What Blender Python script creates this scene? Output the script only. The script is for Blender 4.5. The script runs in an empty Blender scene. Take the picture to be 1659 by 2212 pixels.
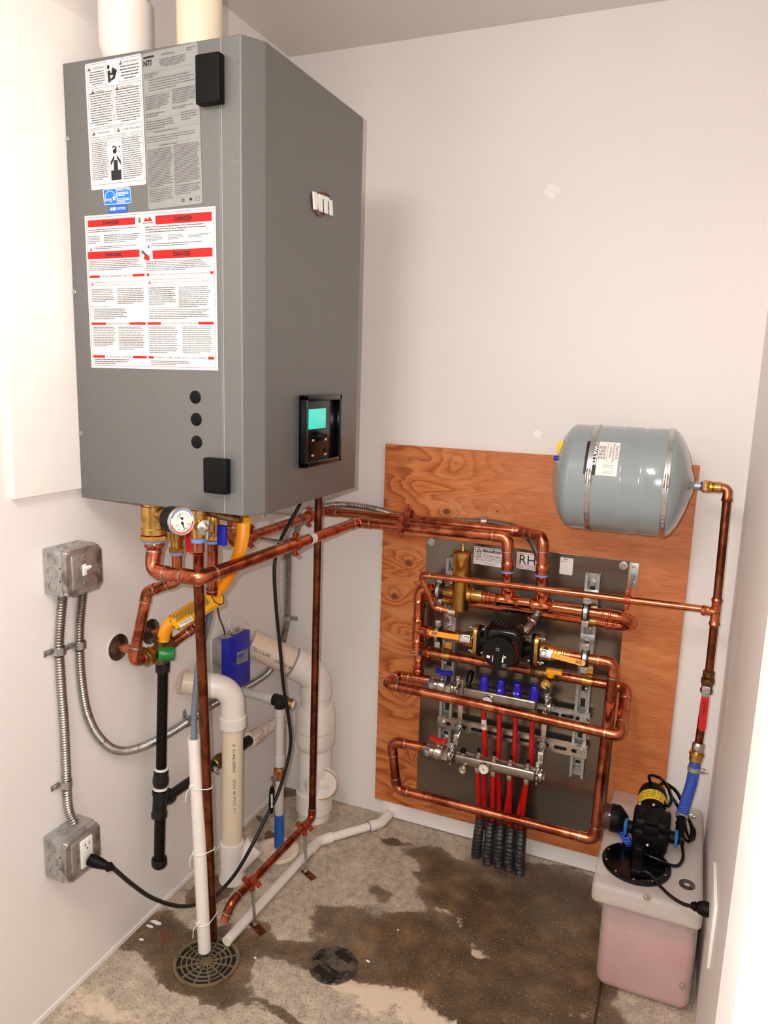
import bpy, bmesh, math, random
from mathutils import Vector as V, Matrix
random.seed(7)
C = bpy.context.scene.collection
# ------------------------------------------------------------ camera (solved from the room's own lines)
M = ((0.92113648,0.38805573,0.03033717),(0.09812315,-0.15607981,-0.98285855),(-0.37666887,0.90832364,-0.18184806))
CAM = V((1.2656,-2.1838,1.4972)); FPX = 1610.53
cd = bpy.data.cameras.new('camera'); cam = bpy.data.objects.new('camera', cd); C.objects.link(cam)
cd.sensor_fit='VERTICAL'; cd.sensor_height=36; cd.sensor_width=27; cd.lens=FPX/2212*36; cd.clip_start=.02
R3 = Matrix(((M[0][0],-M[1][0],-M[2][0]),(M[0][1],-M[1][1],-M[2][1]),(M[0][2],-M[1][2],-M[2][2])))
cam.matrix_world = Matrix.Translation(CAM) @ R3.to_4x4()
bpy.context.scene.camera = cam
def at(ax,val,u,v):
    a=(u-829.5)/FPX; b=(v-1106)/FPX
    d=V([a*M[0][i]+b*M[1][i]+M[2][i] for i in range(3)])
    return CAM+d*((val-CAM[ax])/d[ax])
def X(x,u,v): return at(0,x,u,v)
def Y(y,u,v): return at(1,y,u,v)
def Z(z,u,v): return at(2,z,u,v)
H=2.4437; WX=1.4002
# ------------------------------------------------------------ materials
class NT:
    def __init__(s,m): s.t=m.node_tree; s.n=s.t.nodes; s.l=s.t.links
    def new(s,t,**k):
        n=s.n.new(t)
        for a,b in k.items(): setattr(n,a,b)
        return n
    def put(s,a,i):
        if hasattr(a,'is_linked') or isinstance(a,bpy.types.NodeSocket): s.l.new(a,i)
        else: i.default_value=a
    def m(s,op,a,b=None,c=None):
        n=s.new('ShaderNodeMath',operation=op); s.put(a,n.inputs[0])
        if b is not None: s.put(b,n.inputs[1])
        if c is not None: s.put(c,n.inputs[2])
        return n.outputs[0]
    def mix(s,f,a,b,bt='MIX'):
        n=s.new('ShaderNodeMix',data_type='RGBA',blend_type=bt); s.put(f,n.inputs[0])
        for q,i in ((a,6),(b,7)):
            if isinstance(q,(tuple,list)): q=(*q[:3],1)
            s.put(q,n.inputs[i])
        return n.outputs[2]
    def noise(s,scale,detail=3,rough=.5,vec=None,dist=0):
        n=s.new('ShaderNodeTexNoise'); n.inputs['Scale'].default_value=scale; n.inputs['Detail'].default_value=detail
        n.inputs['Roughness'].default_value=rough; n.inputs['Distortion'].default_value=dist
        if vec is not None: s.l.new(vec,n.inputs['Vector'])
        return n.outputs[0]
    def ramp(s,f,st):
        n=s.new('ShaderNodeValToRGB'); s.put(f,n.inputs[0]); e=n.color_ramp.elements
        while len(e)<len(st): e.new(.5)
        for i,(p,c) in enumerate(st):
            e[i].position=p; e[i].color=(*c,1) if isinstance(c,(tuple,list)) else (c,c,c,1)
        return n.outputs[0]
def lin(c):
    return tuple(((x/255)/12.92 if x/255<=.04045 else ((x/255+.055)/1.055)**2.4) for x in c)
def base(name):
    m=bpy.data.materials.new(name); m.use_nodes=True; k=NT(m)
    b=k.n['Principled BSDF']; g=k.new('ShaderNodeTexCoord'); return m,k,b,g.outputs['Object']
def mk(name,rgb,rough=.5,metal=0,var=.12,scale=25,bump=0,bscale=200,coat=0,dark=None,dthr=.55,spec=.5,emit=None,rvar=.1):
    m,k,b,co=base(name); c=lin(rgb)
    n=k.noise(scale,4,.6,co)
    lo=tuple(x*(1-var) for x in c); hi=tuple(min(1,x*(1+var)) for x in c)
    col=k.ramp(n,[(.3,lo),(.7,hi)])
    if dark is not None:
        n2=k.noise(scale*.5,5,.65,co,.5); col=k.mix(k.ramp(n2,[(dthr-.08,0),(dthr+.08,1)]),col,lin(dark))
    k.l.new(col,b.inputs['Base Color'])
    k.l.new(k.m('ADD',rough-rvar*rough*.5,k.m('MULTIPLY',n,rvar*rough*2)),b.inputs['Roughness'])
    b.inputs['Metallic'].default_value=metal; b.inputs['Coat Weight'].default_value=coat
    b.inputs['Specular IOR Level'].default_value=spec
    if emit: b.inputs['Emission Color'].default_value=(*lin(emit[0]),1); b.inputs['Emission Strength'].default_value=emit[1]
    if bump:
        bn=k.new('ShaderNodeBump'); bn.inputs['Strength'].default_value=bump; bn.inputs['Distance'].default_value=.002
        k.l.new(k.noise(bscale,3,.6,co),bn.inputs['Height']); k.l.new(bn.outputs[0],b.inputs['Normal'])
    return m
MT={}
MT['copper']=mk('copper',(214,126,90),.22,1,.15,35,dark=(146,72,46),dthr=.52,rvar=.5)
MT['copper_old']=mk('aged_copper',(138,78,52),.3,1,.2,30,dark=(92,48,32),dthr=.52,rvar=.4)
MT['copper_bright']=mk('bright_copper',(222,128,88),.15,1,.1,40,dark=(184,92,60),dthr=.6,rvar=.4)
MT['coat']=mk('copper_coated_steel',(176,84,52),.42,.7,.12,60)
MT['brass']=mk('brass',(214,166,92),.28,1,.12,40,dark=(150,106,56),dthr=.6)
MT['brass_dark']=mk('dull_brass',(150,118,76),.4,1,.15,50,dark=(90,70,45),dthr=.55)
MT['solder']=mk('solder',(190,182,172),.4,1,.1,80)
MT['steel']=mk('zinc_steel',(196,196,194),.3,1,.1,60)
MT['galv']=mk('galvanized_steel',(182,180,176),.42,.7,.12,45,dark=(140,136,132),dthr=.62)
MT['conduit']=mk('steel_conduit',(172,166,160),.3,1,.1,60,dark=(110,100,94),dthr=.62)
MT['cover']=mk('dull_steel_cover',(176,170,164),.42,.7,.15,40,dark=(104,96,92),dthr=.58)
MT['nickel']=mk('nickel',(206,196,184),.26,1,.1,50)
MT['black']=mk('black_plastic',(6,5,6),.5,0,.2,40,spec=.18)
MT['black_gloss']=mk('black_gloss',(6,6,7),.16,0,.2,40,spec=.35)
MT['rubber']=mk('black_rubber',(16,16,18),.45,0,.2,60)
MT['iron']=mk('black_iron',(34,33,34),.4,.3,.2,60,dark=(16,16,17),dthr=.5)
MT['gas_black']=mk('black_coated_pipe',(5,5,6),.34,0,.2,60,spec=.25)
MT['pvc']=mk('white_pvc',(240,232,224),.3,0,.03,20,coat=.2)
MT['pvc_cream']=mk('cream_pvc',(236,218,192),.35,0,.04,14,dark=(214,184,150),dthr=.68)
MT['pvc_dirty']=mk('stained_pvc',(236,214,192),.4,0,.06,14,dark=(206,164,126),dthr=.66)
MT['pvc_grey']=mk('pale_grey_cpvc',(206,200,192),.4,0,.04,20)
MT['pvc_speck']=mk('primer_speckled_pvc',(240,228,214),.4,0,.03,260,dark=(196,110,70),dthr=.58)
MT['primer']=mk('purple_primer',(150,110,150),.5,0,.1,50)
MT['grey_hose']=mk('grey_hose',(110,120,130),.45,0,.08,30)
MT['yellow']=mk('yellow_plastic',(246,178,14),.38,0,.05,30)
MT['orange']=mk('orange_yellow_vinyl',(247,164,20),.35,0,.04,30)
MT['yellow_tag']=mk('yellow_tag',(232,196,50),.5,0,.08,40)
MT['blue']=mk('blue_plastic',(22,34,170),.4,0,.1,40)
MT['blue_cap']=mk('violet_blue_plastic',(44,30,180),.32,0,.08,30)
MT['blue_clip']=mk('light_blue_plastic',(30,110,180),.4,0,.08,30)
MT['blue_tape']=mk('blue_tape',(26,92,176),.3,0,.2,60,bump=.8,bscale=60)
MT['dope']=mk('pale_blue_sealant',(120,150,220),.5,0,.15,80)
MT['red']=mk('red_plastic',(200,20,26),.38,0,.08,30)
MT['pex']=mk('red_pex',(196,14,16),.3,0,.08,20)
MT['green']=mk('green_plastic',(22,120,52),.32,0,.08,30)
MT['white']=mk('white_plastic',(240,238,232),.35,0,.02,30)
MT['paper']=mk('white_label',(240,232,226),.45,0,.02,30)
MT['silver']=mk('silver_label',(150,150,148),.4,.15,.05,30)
MT['ink']=mk('black_ink',(22,20,20),.5,0,.1,30)
MT['ink_grey']=mk('grey_ink',(92,86,84),.5,0,.1,30)
MT['ink_red']=mk('red_ink',(218,4,2),.45,0,.05,30)
MT['ink_white']=mk('white_ink',(245,245,245),.45,0,.02,30)
MT['ink_blue']=mk('blue_ink',(20,120,214),.45,0,.03,30)
MT['ink_navy']=mk('navy_ink',(20,96,196),.45,0,.03,30)
MT['boiler']=mk('grey_powder_coat',(122,121,119),.40,.6,.04,160,bump=.25,bscale=900)
MT['tank']=mk('grey_enamel',(146,155,158),.2,0,.02,20,coat=.5)
MT['screen']=mk('lit_display',(60,200,180),.2,0,.1,20,emit=((70,215,195),.55))
MT['glass']=mk('clear_glass',(245,245,245),.05,0,.02,20)
MT['sleeve']=mk('dusty_black_conduit',(40,39,40),.42,0,.3,90,dark=(96,92,88),dthr=.62)
MT['grate']=mk('dark_grate',(132,116,88),.4,.4,.12,60,dark=(84,72,54),dthr=.6)
MT['pit']=mk('dark_pit',(14,13,12),.6,0,.3,60)
MT['drain_mud']=mk('muddy_plug',(92,80,68),.3,0,.35,40,dark=(24,20,18),dthr=.5,bump=1,bscale=80)
MT['amber']=mk('smoked_plastic',(70,40,36),.12,0,.3,40)
MT['flange']=mk('dark_tarnished_plate',(120,108,98),.3,.9,.2,50,dark=(70,60,54),dthr=.5)
MT['dark_red']=mk('dark_red_plastic',(130,20,22),.4)
MT['trim']=mk('white_trim_paint',(244,238,232),.4,0,.02,10)
MT['orange_clamp']=MT['coat']
# pump-tank plastic: thin milky wall that lets the liquid show
m,k,b,co=base('milky_polyethylene'); n=k.noise(10,3,.5,co)
k.l.new(k.ramp(n,[(.3,lin((226,214,206))),(.7,lin((238,228,220)))]),b.inputs['Base Color']); b.inputs['Roughness'].default_value=.45
tr=k.new('ShaderNodeBsdfTransparent'); mx=k.new('ShaderNodeMixShader'); mx.inputs[0].default_value=.45
k.l.new(tr.outputs[0],mx.inputs[1]); k.l.new(b.outputs[0],mx.inputs[2]); k.l.new(mx.outputs[0],k.n['Material Output'].inputs[0]); MT['milky']=m
MT['glycol']=mk('pink_glycol',(184,56,84),.6,0,.06,6)
# braided hose
m,k,b,co=base('braided_blue_hose')
sx=k.new('ShaderNodeSeparateXYZ'); k.l.new(co,sx.inputs[0])
w=k.m('SINE',k.m('ADD',k.m('MULTIPLY',sx.outputs[2],1300),k.m('MULTIPLY',k.m('ABSOLUTE',k.m('SINE',k.m('MULTIPLY',sx.outputs[0],180))),5)))
k.l.new(k.mix(k.ramp(w,[(.35,0),(.8,1)]),lin((22,50,150)),lin((96,130,214))),b.inputs['Base Color']); b.inputs['Roughness'].default_value=.25; MT['braid']=m
# painted plaster
def plaster(name,rgb,bump=.15,marks=()):
    m,k,b,co=base(name); g=k.new('ShaderNodeNewGeometry'); p=g.outputs['Position']
    n=k.noise(1.6,4,.55,p); n2=k.noise(14,4,.6,p); n3=k.noise(3.2,2,.4,p)
    c=lin(rgb); col=k.ramp(n,[(.3,tuple(x*.95 for x in c)),(.7,tuple(min(1,x*1.03) for x in c))])
    col=k.mix(k.ramp(n2,[(.72,0),(.8,.35)]),col,lin((206,180,166)))
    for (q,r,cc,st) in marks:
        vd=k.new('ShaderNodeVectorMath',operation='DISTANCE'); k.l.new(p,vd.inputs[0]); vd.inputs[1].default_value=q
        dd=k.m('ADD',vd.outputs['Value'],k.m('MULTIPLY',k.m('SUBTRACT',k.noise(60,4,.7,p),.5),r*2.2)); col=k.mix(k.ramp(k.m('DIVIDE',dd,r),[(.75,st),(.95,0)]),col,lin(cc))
    k.l.new(col,b.inputs['Base Color']); k.l.new(k.ramp(n3,[(.3,.42),(.7,.62)]),b.inputs['Roughness'])
    b.inputs['Specular IOR Level'].default_value=.35
    bn=k.new('ShaderNodeBump'); bn.inputs['Strength'].default_value=bump; bn.inputs['Distance'].default_value=.003
    k.l.new(k.noise(5,5,.6,p),bn.inputs['Height']); k.l.new(bn.outputs[0],b.inputs['Normal']); return m
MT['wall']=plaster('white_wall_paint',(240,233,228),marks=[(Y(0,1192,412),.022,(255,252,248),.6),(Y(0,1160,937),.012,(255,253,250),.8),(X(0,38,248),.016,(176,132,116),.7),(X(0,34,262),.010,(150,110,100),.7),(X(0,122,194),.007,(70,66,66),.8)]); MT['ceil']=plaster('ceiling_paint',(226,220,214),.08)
# concrete floor with damp stains
m,k,b,co=base('stained_concrete'); g=k.new('ShaderNodeNewGeometry'); p=g.outputs['Position']
sx=k.new('ShaderNodeSeparateXYZ'); k.l.new(p,sx.inputs[0]); px,py=sx.outputs[0],sx.outputs[1]
na=k.noise(5.5,5,.6,p); nb=k.noise(6.1,5,.6,p,.3); nf=k.noise(42,5,.65,p); nm=k.noise(13,5,.6,p)
wx=k.m('ADD',px,k.m('MULTIPLY',k.m('SUBTRACT',na,.5),.22)); wy=k.m('ADD',py,k.m('MULTIPLY',k.m('SUBTRACT',nb,.5),.22))
def blobs(L):
    tot=None
    for (u,v,rx,ry,s) in L:
        c=Z(0,u,v)
        dx=k.m('DIVIDE',k.m('SUBTRACT',wx,c.x),rx); dy=k.m('DIVIDE',k.m('SUBTRACT',wy,c.y),ry)
        e=k.m('MULTIPLY',k.m('EXPONENT',k.m('MULTIPLY',k.m('ADD',k.m('MULTIPLY',dx,dx),k.m('MULTIPLY',dy,dy)),-1)),s)
        tot=e if tot is None else k.m('ADD',tot,e)
    return tot
wet=blobs([(330,2010,.07,.09,.9),(400,2060,.12,.09,1),(480,2060,.10,.09,1),(430,2130,.10,.035,.8),(930,1860,.10,.07,.8),(1000,1940,.13,.13,1),(1150,1990,.16,.17,1),(1230,2080,.12,.14,1),(860,2010,.17,.06,1),(1000,2110,.2,.08,.9),(740,2080,.12,.08,.9),(620,2050,.07,.05,.6),(600,2190,.10,.03,.7),(860,1812,.05,.022,1),(1180,1890,.12,.05,1),(1240,1960,.10,.12,1),(1080,1860,.08,.04,.8),(820,1930,.06,.05,.5),(1180,2150,.2,.06,.8),(700,1990,.07,.05,.6),(950,2160,.2,.05,.8),(1120,2190,.16,.05,.8),(560,2010,.04,.05,.5),(480,1900,.05,.05,.8),(570,1810,.035,.03,.8),(560,1770,.03,.03,.9),(445,1930,.05,.04,.8),(640,1710,.05,.03,.8)])
mask=k.ramp(k.m('ADD',wet,k.m('MULTIPLY',k.m('SUBTRACT',nm,.5),.25)),[(.40,0),(.50,.85),(.85,1)])
dry=k.ramp(nf,[(.25,lin((146,130,114))),(.5,lin((178,162,144))),(.75,lin((204,186,166)))])
dry=k.mix(k.ramp(nm,[(.5,0),(.72,.6)]),dry,lin((226,204,182)))
wetc=k.ramp(nm,[(.25,lin((66,50,36))),(.5,lin((98,76,54))),(.75,lin((136,106,76)))])
wetc=k.mix(k.ramp(k.noise(3,4,.6,p),[(.5,0),(.65,.7)]),wetc,lin((78,66,52)))
wetc=k.mix(k.ramp(nf,[(.62,0),(.8,.5)]),wetc,lin((186,160,130)))
col=k.mix(mask,dry,wetc); n9=k.noise(170,3,.7,p); col=k.mix(k.ramp(n9,[(.36,.55),(.46,0)]),col,lin((70,58,46))); col=k.mix(k.ramp(n9,[(.6,0),(.7,.5)]),col,lin((226,210,190)))
pale=blobs([(900,2190,.3,.04,1),(760,2150,.08,.04,.8),(1040,2050,.05,.03,.9),(960,1975,.06,.03,.7),(1250,2195,.08,.03,.5),(220,2180,.16,.08,.8)])
col=k.mix(k.ramp(k.m('ADD',pale,k.m('MULTIPLY',k.m('SUBTRACT',nf,.5),.9)),[(.5,0),(.75,.75)]),col,lin((226,204,178)))
jl=k.m('ADD',k.m('MULTIPLY',k.m('SUBTRACT',px,Z(0,1295,2150).x),1.0),0); jm=k.m('LESS_THAN',k.m('ABSOLUTE',jl),.0035); col=k.mix(k.m('MULTIPLY',jm,k.m('LESS_THAN',py,-.2)),col,lin((52,42,34)))
rust=blobs([(360,2035,.03,.03,1)])
col=k.mix(k.ramp(rust,[(.4,0),(.8,.7)]),col,lin((110,52,28)))
k.l.new(col,b.inputs['Base Color']); k.l.new(k.mix(mask,(.62,.62,.62),(.34,.34,.34)),b.inputs['Roughness'])
bn=k.new('ShaderNodeBump'); bn.inputs['Strength'].default_value=.35; bn.inputs['Distance'].default_value=.004
k.l.new(k.m('ADD',nf,nm),bn.inputs['Height']); k.l.new(bn.outputs[0],b.inputs['Normal']); MT['floor']=m
# plywood
m,k,b,co=base('fir_plywood'); g=k.new('ShaderNodeNewGeometry'); p=g.outputs['Position']
sx=k.new('ShaderNodeSeparateXYZ'); k.l.new(p,sx.inputs[0]); px,pz=sx.outputs[0],sx.outputs[2]
mp=k.new('ShaderNodeMapping'); mp.inputs['Scale'].default_value=(1.3,1,6.5); k.l.new(p,mp.inputs[0])
mp2=k.new('ShaderNodeMapping'); mp2.inputs['Scale'].default_value=(2.2,1,34); k.l.new(p,mp2.inputs[0])
fld=k.m('ADD',k.m('MULTIPLY',pz,3.2),k.m('MULTIPLY',k.noise(1.3,3,.45,mp.outputs[0],.6),2.6))
kn=[(965,1105,.034),(883,1216,.036),(852,1288,.034),(905,1065,.07),(1075,1105,.012),(985,1000,.05),(890,1700,.04),(870,1500,.06),(905,1640,.02),(880,1370,.07)]
core=None
for (u,v,s) in kn:
    c=Y(-.018,u,v)
    dx=k.m('DIVIDE',k.m('SUBTRACT',px,c.x),s*1.25); dz=k.m('DIVIDE',k.m('SUBTRACT',pz,c.z),s)
    d2=k.m('ADD',k.m('MULTIPLY',dx,dx),k.m('MULTIPLY',dz,dz))
    fld=k.m('ADD',fld,k.m('MULTIPLY',k.m('EXPONENT',k.m('MULTIPLY',k.m('SQRT',d2),-1)),1.1))
    if s<.04:
        e=k.m('EXPONENT',k.m('MULTIPLY',d2,-9)); core=e if core is None else k.m('ADD',core,e)
sep=k.ramp(k.m('ADD',k.m('MULTIPLY',px,1.0),k.m('MULTIPLY',k.noise(2,2,.5,p),.3)),[(.72,0),(.95,1)])
fr=k.m('FRACT',k.m('MULTIPLY',fld,3.4))
ring=k.ramp(fr,[(0,lin((222,136,74))),(.55,lin((208,116,56))),(.85,lin((164,78,32))),(1,lin((214,128,66)))])
fine=k.noise(9,4,.6,mp2.outputs[0])
ring=k.mix(k.m('MULTIPLY',sep,.85),ring,lin((204,120,66)))
col=k.mix(k.ramp(fine,[(.38,.42),(.56,0)]),ring,lin((150,76,36)))
big=k.noise(3,4,.6,mp.outputs[0]); col=k.mix(k.ramp(big,[(.5,0),(.7,.5)]),col,lin((226,156,102)))
col=k.mix(k.ramp(core,[(.25,0),(.7,.85)]),col,lin((96,44,20)))
k.l.new(col,b.inputs['Base Color']); b.inputs['Roughness'].default_value=.5; MT['ply']=m
# brushed stainless
m,k,b,co=base('brushed_stainless'); mp=k.new('ShaderNodeMapping'); mp.inputs['Scale'].default_value=(2,1,160); k.l.new(co,mp.inputs[0])
n=k.noise(4,4,.6,mp.outputs[0]); k.l.new(k.ramp(n,[(.3,lin((118,108,96))),(.7,lin((136,126,114)))]),b.inputs['Base Color'])
b.inputs['Metallic'].default_value=.9; k.l.new(k.ramp(n,[(.3,.2),(.7,.27)]),b.inputs['Roughness']); MT['stain']=m
MT['bar']=mk('satin_stainless',(170,162,150),.3,1,.08,40,dark=(130,120,108),dthr=.6)
# ------------------------------------------------------------ mesh accumulation
def frame(d):
    d=d.normalized(); a=V((0,0,1)) if abs(d.z)<.9 else V((1,0,0))
    u=d.cross(a).normalized(); return d,u,d.cross(u).normalized()
class MB:
    def __init__(s): s.v=[]; s.f=[]
    def add(s,vs,fs):
        o=len(s.v); s.v+= [tuple(q) for q in vs]; s.f+= [tuple(i+o for i in f) for f in fs]; return s
    def box(s,p0,p1,bev=0,seg=2,mat=None):
        p0,p1=V(p0),V(p1); bm=bmesh.new(); bmesh.ops.create_cube(bm,size=1)
        for q in bm.verts: q.co=V([(p0[i]+p1[i])/2+q.co[i]*abs(p1[i]-p0[i]) for i in range(3)])
        if bev: bmesh.ops.bevel(bm,geom=bm.edges[:],offset=bev,segments=seg,affect='EDGES',profile=.5)
        if mat:
            for q in bm.verts: q.co=mat@q.co
        bm.verts.index_update(); s.add([q.co for q in bm.verts],[[q.index for q in f.verts] for f in bm.faces]); bm.free(); return s
    def obox(s,c,u,v,n,su,sv,sn,bev=0,seg=2):
        u,v,n=[V(q).normalized() for q in (u,v,n)]
        m=Matrix.Translation(V(c))@Matrix((u,v,n)).transposed().to_4x4()
        return s.box((-su/2,-sv/2,-sn/2),(su/2,sv/2,sn/2),bev,seg,m)
    def sweep(s,path,rad,n=16,cap=True,closed=False):
        path=[V(q) for q in path]; N=len(path)
        if not isinstance(rad,(list,tuple)): rad=[rad]*N
        vs=[];fs=[]; T=[]
        for i in range(N):
            a=path[i-1] if (i or closed) else path[0]; c=path[(i+1)%N] if (i<N-1 or closed) else path[-1]
            t=(c-a); T.append(t.normalized() if t.length>1e-9 else (T[-1] if T else V((0,0,1))))
        _,u,w=frame(T[0])
        for i in range(N):
            if i:
                ax=T[i-1].cross(T[i])
                if ax.length>1e-8: u=Matrix.Rotation(T[i-1].angle(T[i]),3,ax)@u
                u=(u-T[i]*u.dot(T[i])).normalized()
            w=T[i].cross(u)
            for j in range(n):
                a=2*math.pi*j/n; vs.append(path[i]+(u*math.cos(a)+w*math.sin(a))*rad[i])
        R=N if closed else N-1
        for i in range(R):
            for j in range(n):
                a=i*n+j;b_=i*n+(j+1)%n;c=((i+1)%N)*n+(j+1)%n;d=((i+1)%N)*n+j; fs.append((a,b_,c,d))
        if cap and not closed: fs.append(tuple(range(n-1,-1,-1))); fs.append(tuple(range((N-1)*n,N*n)))
        return s.add(vs,fs)
    def cyl(s,a,b,r,n=20,r2=None): return s.sweep([a,b],[r,r if r2 is None else r2],n)
    def lathe(s,o,ax,prof,n=24,closed=False,ref=None):
        o=V(o); d,u,w=frame(V(ax))
        if ref is not None: u=(V(ref)-d*V(ref).dot(d)).normalized(); w=d.cross(u)
        vs=[];fs=[]; K=len(prof)
        for (r,h) in prof:
            for j in range(n):
                a=2*math.pi*(j+.5)/n; vs.append(o+d*h+(u*math.cos(a)+w*math.sin(a))*max(r,1e-5))
        for i in range(K if closed else K-1):
            for j in range(n):
                i2=(i+1)%K; fs.append((i*n+j,i*n+(j+1)%n,i2*n+(j+1)%n,i2*n+j))
        if not closed:
            if prof[0][0]>1e-4: fs.append(tuple(range(n-1,-1,-1)))
            if prof[-1][0]>1e-4: fs.append(tuple(range((K-1)*n,K*n)))
        return s.add(vs,fs)
    def ring(s,o,ax,r0,r1,w,n=28): return s.lathe(V(o)-V(ax).normalized()*w/2,ax,[(r0,0),(r1,0),(r1,w),(r0,w)],n,True)
    def prism(s,pts,ext):
        pts=[V(q) for q in pts]; e=V(ext); n=len(pts)
        s.add(pts+[q+e for q in pts],[tuple(range(n-1,-1,-1)),tuple(range(n,2*n))]+[(i,(i+1)%n,n+(i+1)%n,n+i) for i in range(n)]); return s
    def build(s,name,mat,parent=None,label=None,sm=True):
        me=bpy.data.meshes.new(name); me.from_pydata(s.v,[],s.f); me.materials.append(MT[mat] if isinstance(mat,str) else mat)
        bm=bmesh.new(); bm.from_mesh(me); bmesh.ops.recalc_face_normals(bm,faces=bm.faces[:]); bm.to_mesh(me); bm.free()
        if sm:
            me.polygons.foreach_set('use_smooth',[True]*len(me.polygons)); me.set_sharp_from_angle(angle=math.radians(38))
        o=bpy.data.objects.new(name,me); C.objects.link(o); o.parent=parent
        if label: o['label']=label
        return o
def T(name,label,cat,group=None):
    o=bpy.data.objects.new(name,None); C.objects.link(o); o.empty_display_size=.05; o['label']=label; o['category']=cat
    if group: o['group']=group
    return o
def tag(o,label,cat,group=None):
    o['label']=label; o['category']=cat
    if group: o['group']=group
    return o
def struct(o): o['kind']='structure'; return o
def arc(pts,R,seg=8):
    pts=[V(q) for q in pts]; out=[pts[0]]
    for i in range(1,len(pts)-1):
        a=(pts[i-1]-pts[i]).normalized(); b=(pts[i+1]-pts[i]).normalized(); ang=a.angle(b)
        if ang>math.pi-.01: out.append(pts[i]); continue
        rr=R if not isinstance(R,(list,tuple)) else R[i-1]
        t=rr/math.tan(ang/2); t=min(t,(pts[i-1]-pts[i]).length*.49,(pts[i+1]-pts[i]).length*.49); r=t*math.tan(ang/2)
        cen=pts[i]+(a+b).normalized()*(r/math.sin(ang/2)); s0=pts[i]+a*t-cen; s1=pts[i]+b*t-cen; om=s0.angle(s1)
        for q in range(seg+1):
            f=q/seg; out.append(cen+(s0*math.sin((1-f)*om)+s1*math.sin(f*om))/math.sin(om))
    out.append(pts[-1]); return out
def cat(pts,sub=8):
    pts=[V(q) for q in pts]; P=[pts[0]*2-pts[1]]+pts+[pts[-1]*2-pts[-2]]; out=[]
    for i in range(1,len(P)-2):
        a,b,c,d=P[i-1:i+3]
        for q in range(sub):
            t=q/sub; out.append(.5*((2*b)+(c-a)*t+(2*a-5*b+4*c-d)*t*t+(3*b-a-3*c+d)*t**3))
    out.append(pts[-1]); return out
def resample(path,step):
    L=[0]
    for i in range(1,len(path)): L.append(L[-1]+(path[i]-path[i-1]).length)
    n=max(2,int(L[-1]/step)); out=[]; j=0
    for i in range(n+1):
        s=L[-1]*i/n
        while j<len(L)-2 and L[j+1]<s: j+=1
        f=(s-L[j])/max(1e-9,L[j+1]-L[j]); out.append(path[j].lerp(path[j+1],min(1,f)))
    return out
def corrug(mb,path,r0,r1,pitch,n=14):
    p=resample(path,pitch/4); mb.sweep(p,[(r1,(r0+r1)/2+ (r1-r0)*.2,r0,(r0+r1)/2+(r1-r0)*.2)[i%4] for i in range(len(p))],n); return mb
def elbow(c,a,b,R,r,mat,root,style='sweat',L=.016,name='elbow'):
    c,a,b=V(c),V(a).normalized(),V(b).normalized(); ang=a.angle(b); t=R/math.tan(ang/2)
    core=arc([c+a*(t+L),c,c+b*(t+L)],R,8); core=core[1:-1]
    if style=='press':
        def endp(d,s):
            o=c+d*t; return [(o+d*L*f,q) for f,q in ((1,1.1),(.95,1.2),(.8,1.36),(.62,1.2),(.5,1.12),(.12,1.12))]
    else:
        def endp(d,s):
            o=c+d*t; return [(o+d*L*f,q) for f,q in ((1,1.1),(.05,1.12))]
    e0=endp(a,0); e1=endp(b,1)[::-1]
    path=[q[0] for q in e0]+core+[q[0] for q in e1]; rad=[r*q[1] for q in e0]+[r*1.1]*len(core)+[r*q[1] for q in e1]
    o=MB().sweep(path,rad,18).build(name,mat,root)
    if style=='sweat':
        s=MB(); s.ring(c+a*(t+L),a,r*.98,r*1.15,.0026,18); s.ring(c+b*(t+L),b,r*.98,r*1.15,.0026,18); s.build('solder_joint','solder',o)
    return t
def run(root,pts,r,mat='copper',style='sweat',R=None,emat=None,L=.016,n=18,sticker=None):
    pts=[V(q) for q in pts]; R=R or r*1.7; cut=[0]*len(pts)
    for i in range(1,len(pts)-1):
        a=pts[i-1]-pts[i]; b=pts[i+1]-pts[i]
        cut[i]=elbow(pts[i],a,b,R,r,emat or mat,root,style,L)
    for i in range(len(pts)-1):
        d=(pts[i+1]-pts[i]).normalized(); a=pts[i]+d*cut[i]; b=pts[i+1]-d*cut[i+1]
        if (b-a).dot(d)>.004: MB().cyl(a,b,r,n).build('pipe',mat,root)
def collar(mb,c,d,L,r,bead=True,n=20):
    c=V(c);d=V(d).normalized()
    pr=[(r*1.0,-L/2),(r*1.12,-L/2),(r*1.12,-L*.4)]
    if bead: pr+=[(r*1.35,-L*.33),(r*1.35,-L*.25),(r*1.12,-L*.18)]
    pr+= [(q[0],-q[1]) for q in pr[::-1]]
    mb.lathe(c,d,pr,n); return mb
def tee(c,d,bd,r,mat,root,L=.05,bl=.03,press=True,name='tee'):
    c=V(c);d=V(d).normalized();bd=V(bd); bd=(bd-d*bd.dot(d)).normalized(); mb=MB()
    q=[(r*1.1,-L/2),(r*1.22,-L*.47),(r*1.36,-L*.42),(r*1.22,-L*.36),(r*1.12,-L*.32),(r*1.12,0)] if press else [(r*1.1,-L/2),(r*1.12,-L*.45),(r*1.12,0)]
    q=q+[(a,-h) for a,h in q[-2::-1]]
    mb.lathe(c,d,q,20); e=[(r*1.12,0),(r*1.12,bl*.6),(r*1.22,bl*.7),(r*1.36,bl*.82),(r*1.2,bl*.95),(r*1.1,bl)] if press else [(r*1.12,0),(r*1.12,bl)]
    mb.lathe(c,bd,e,20); return mb.build(name,mat,root)
def hexnut(mb,c,d,r,h,ref=None): mb.lathe(V(c)-V(d).normalized()*h/2,d,[(r*.92,0),(r,h*.12),(r,h*.88),(r*.92,h)],6,ref=ref); return mb
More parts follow.
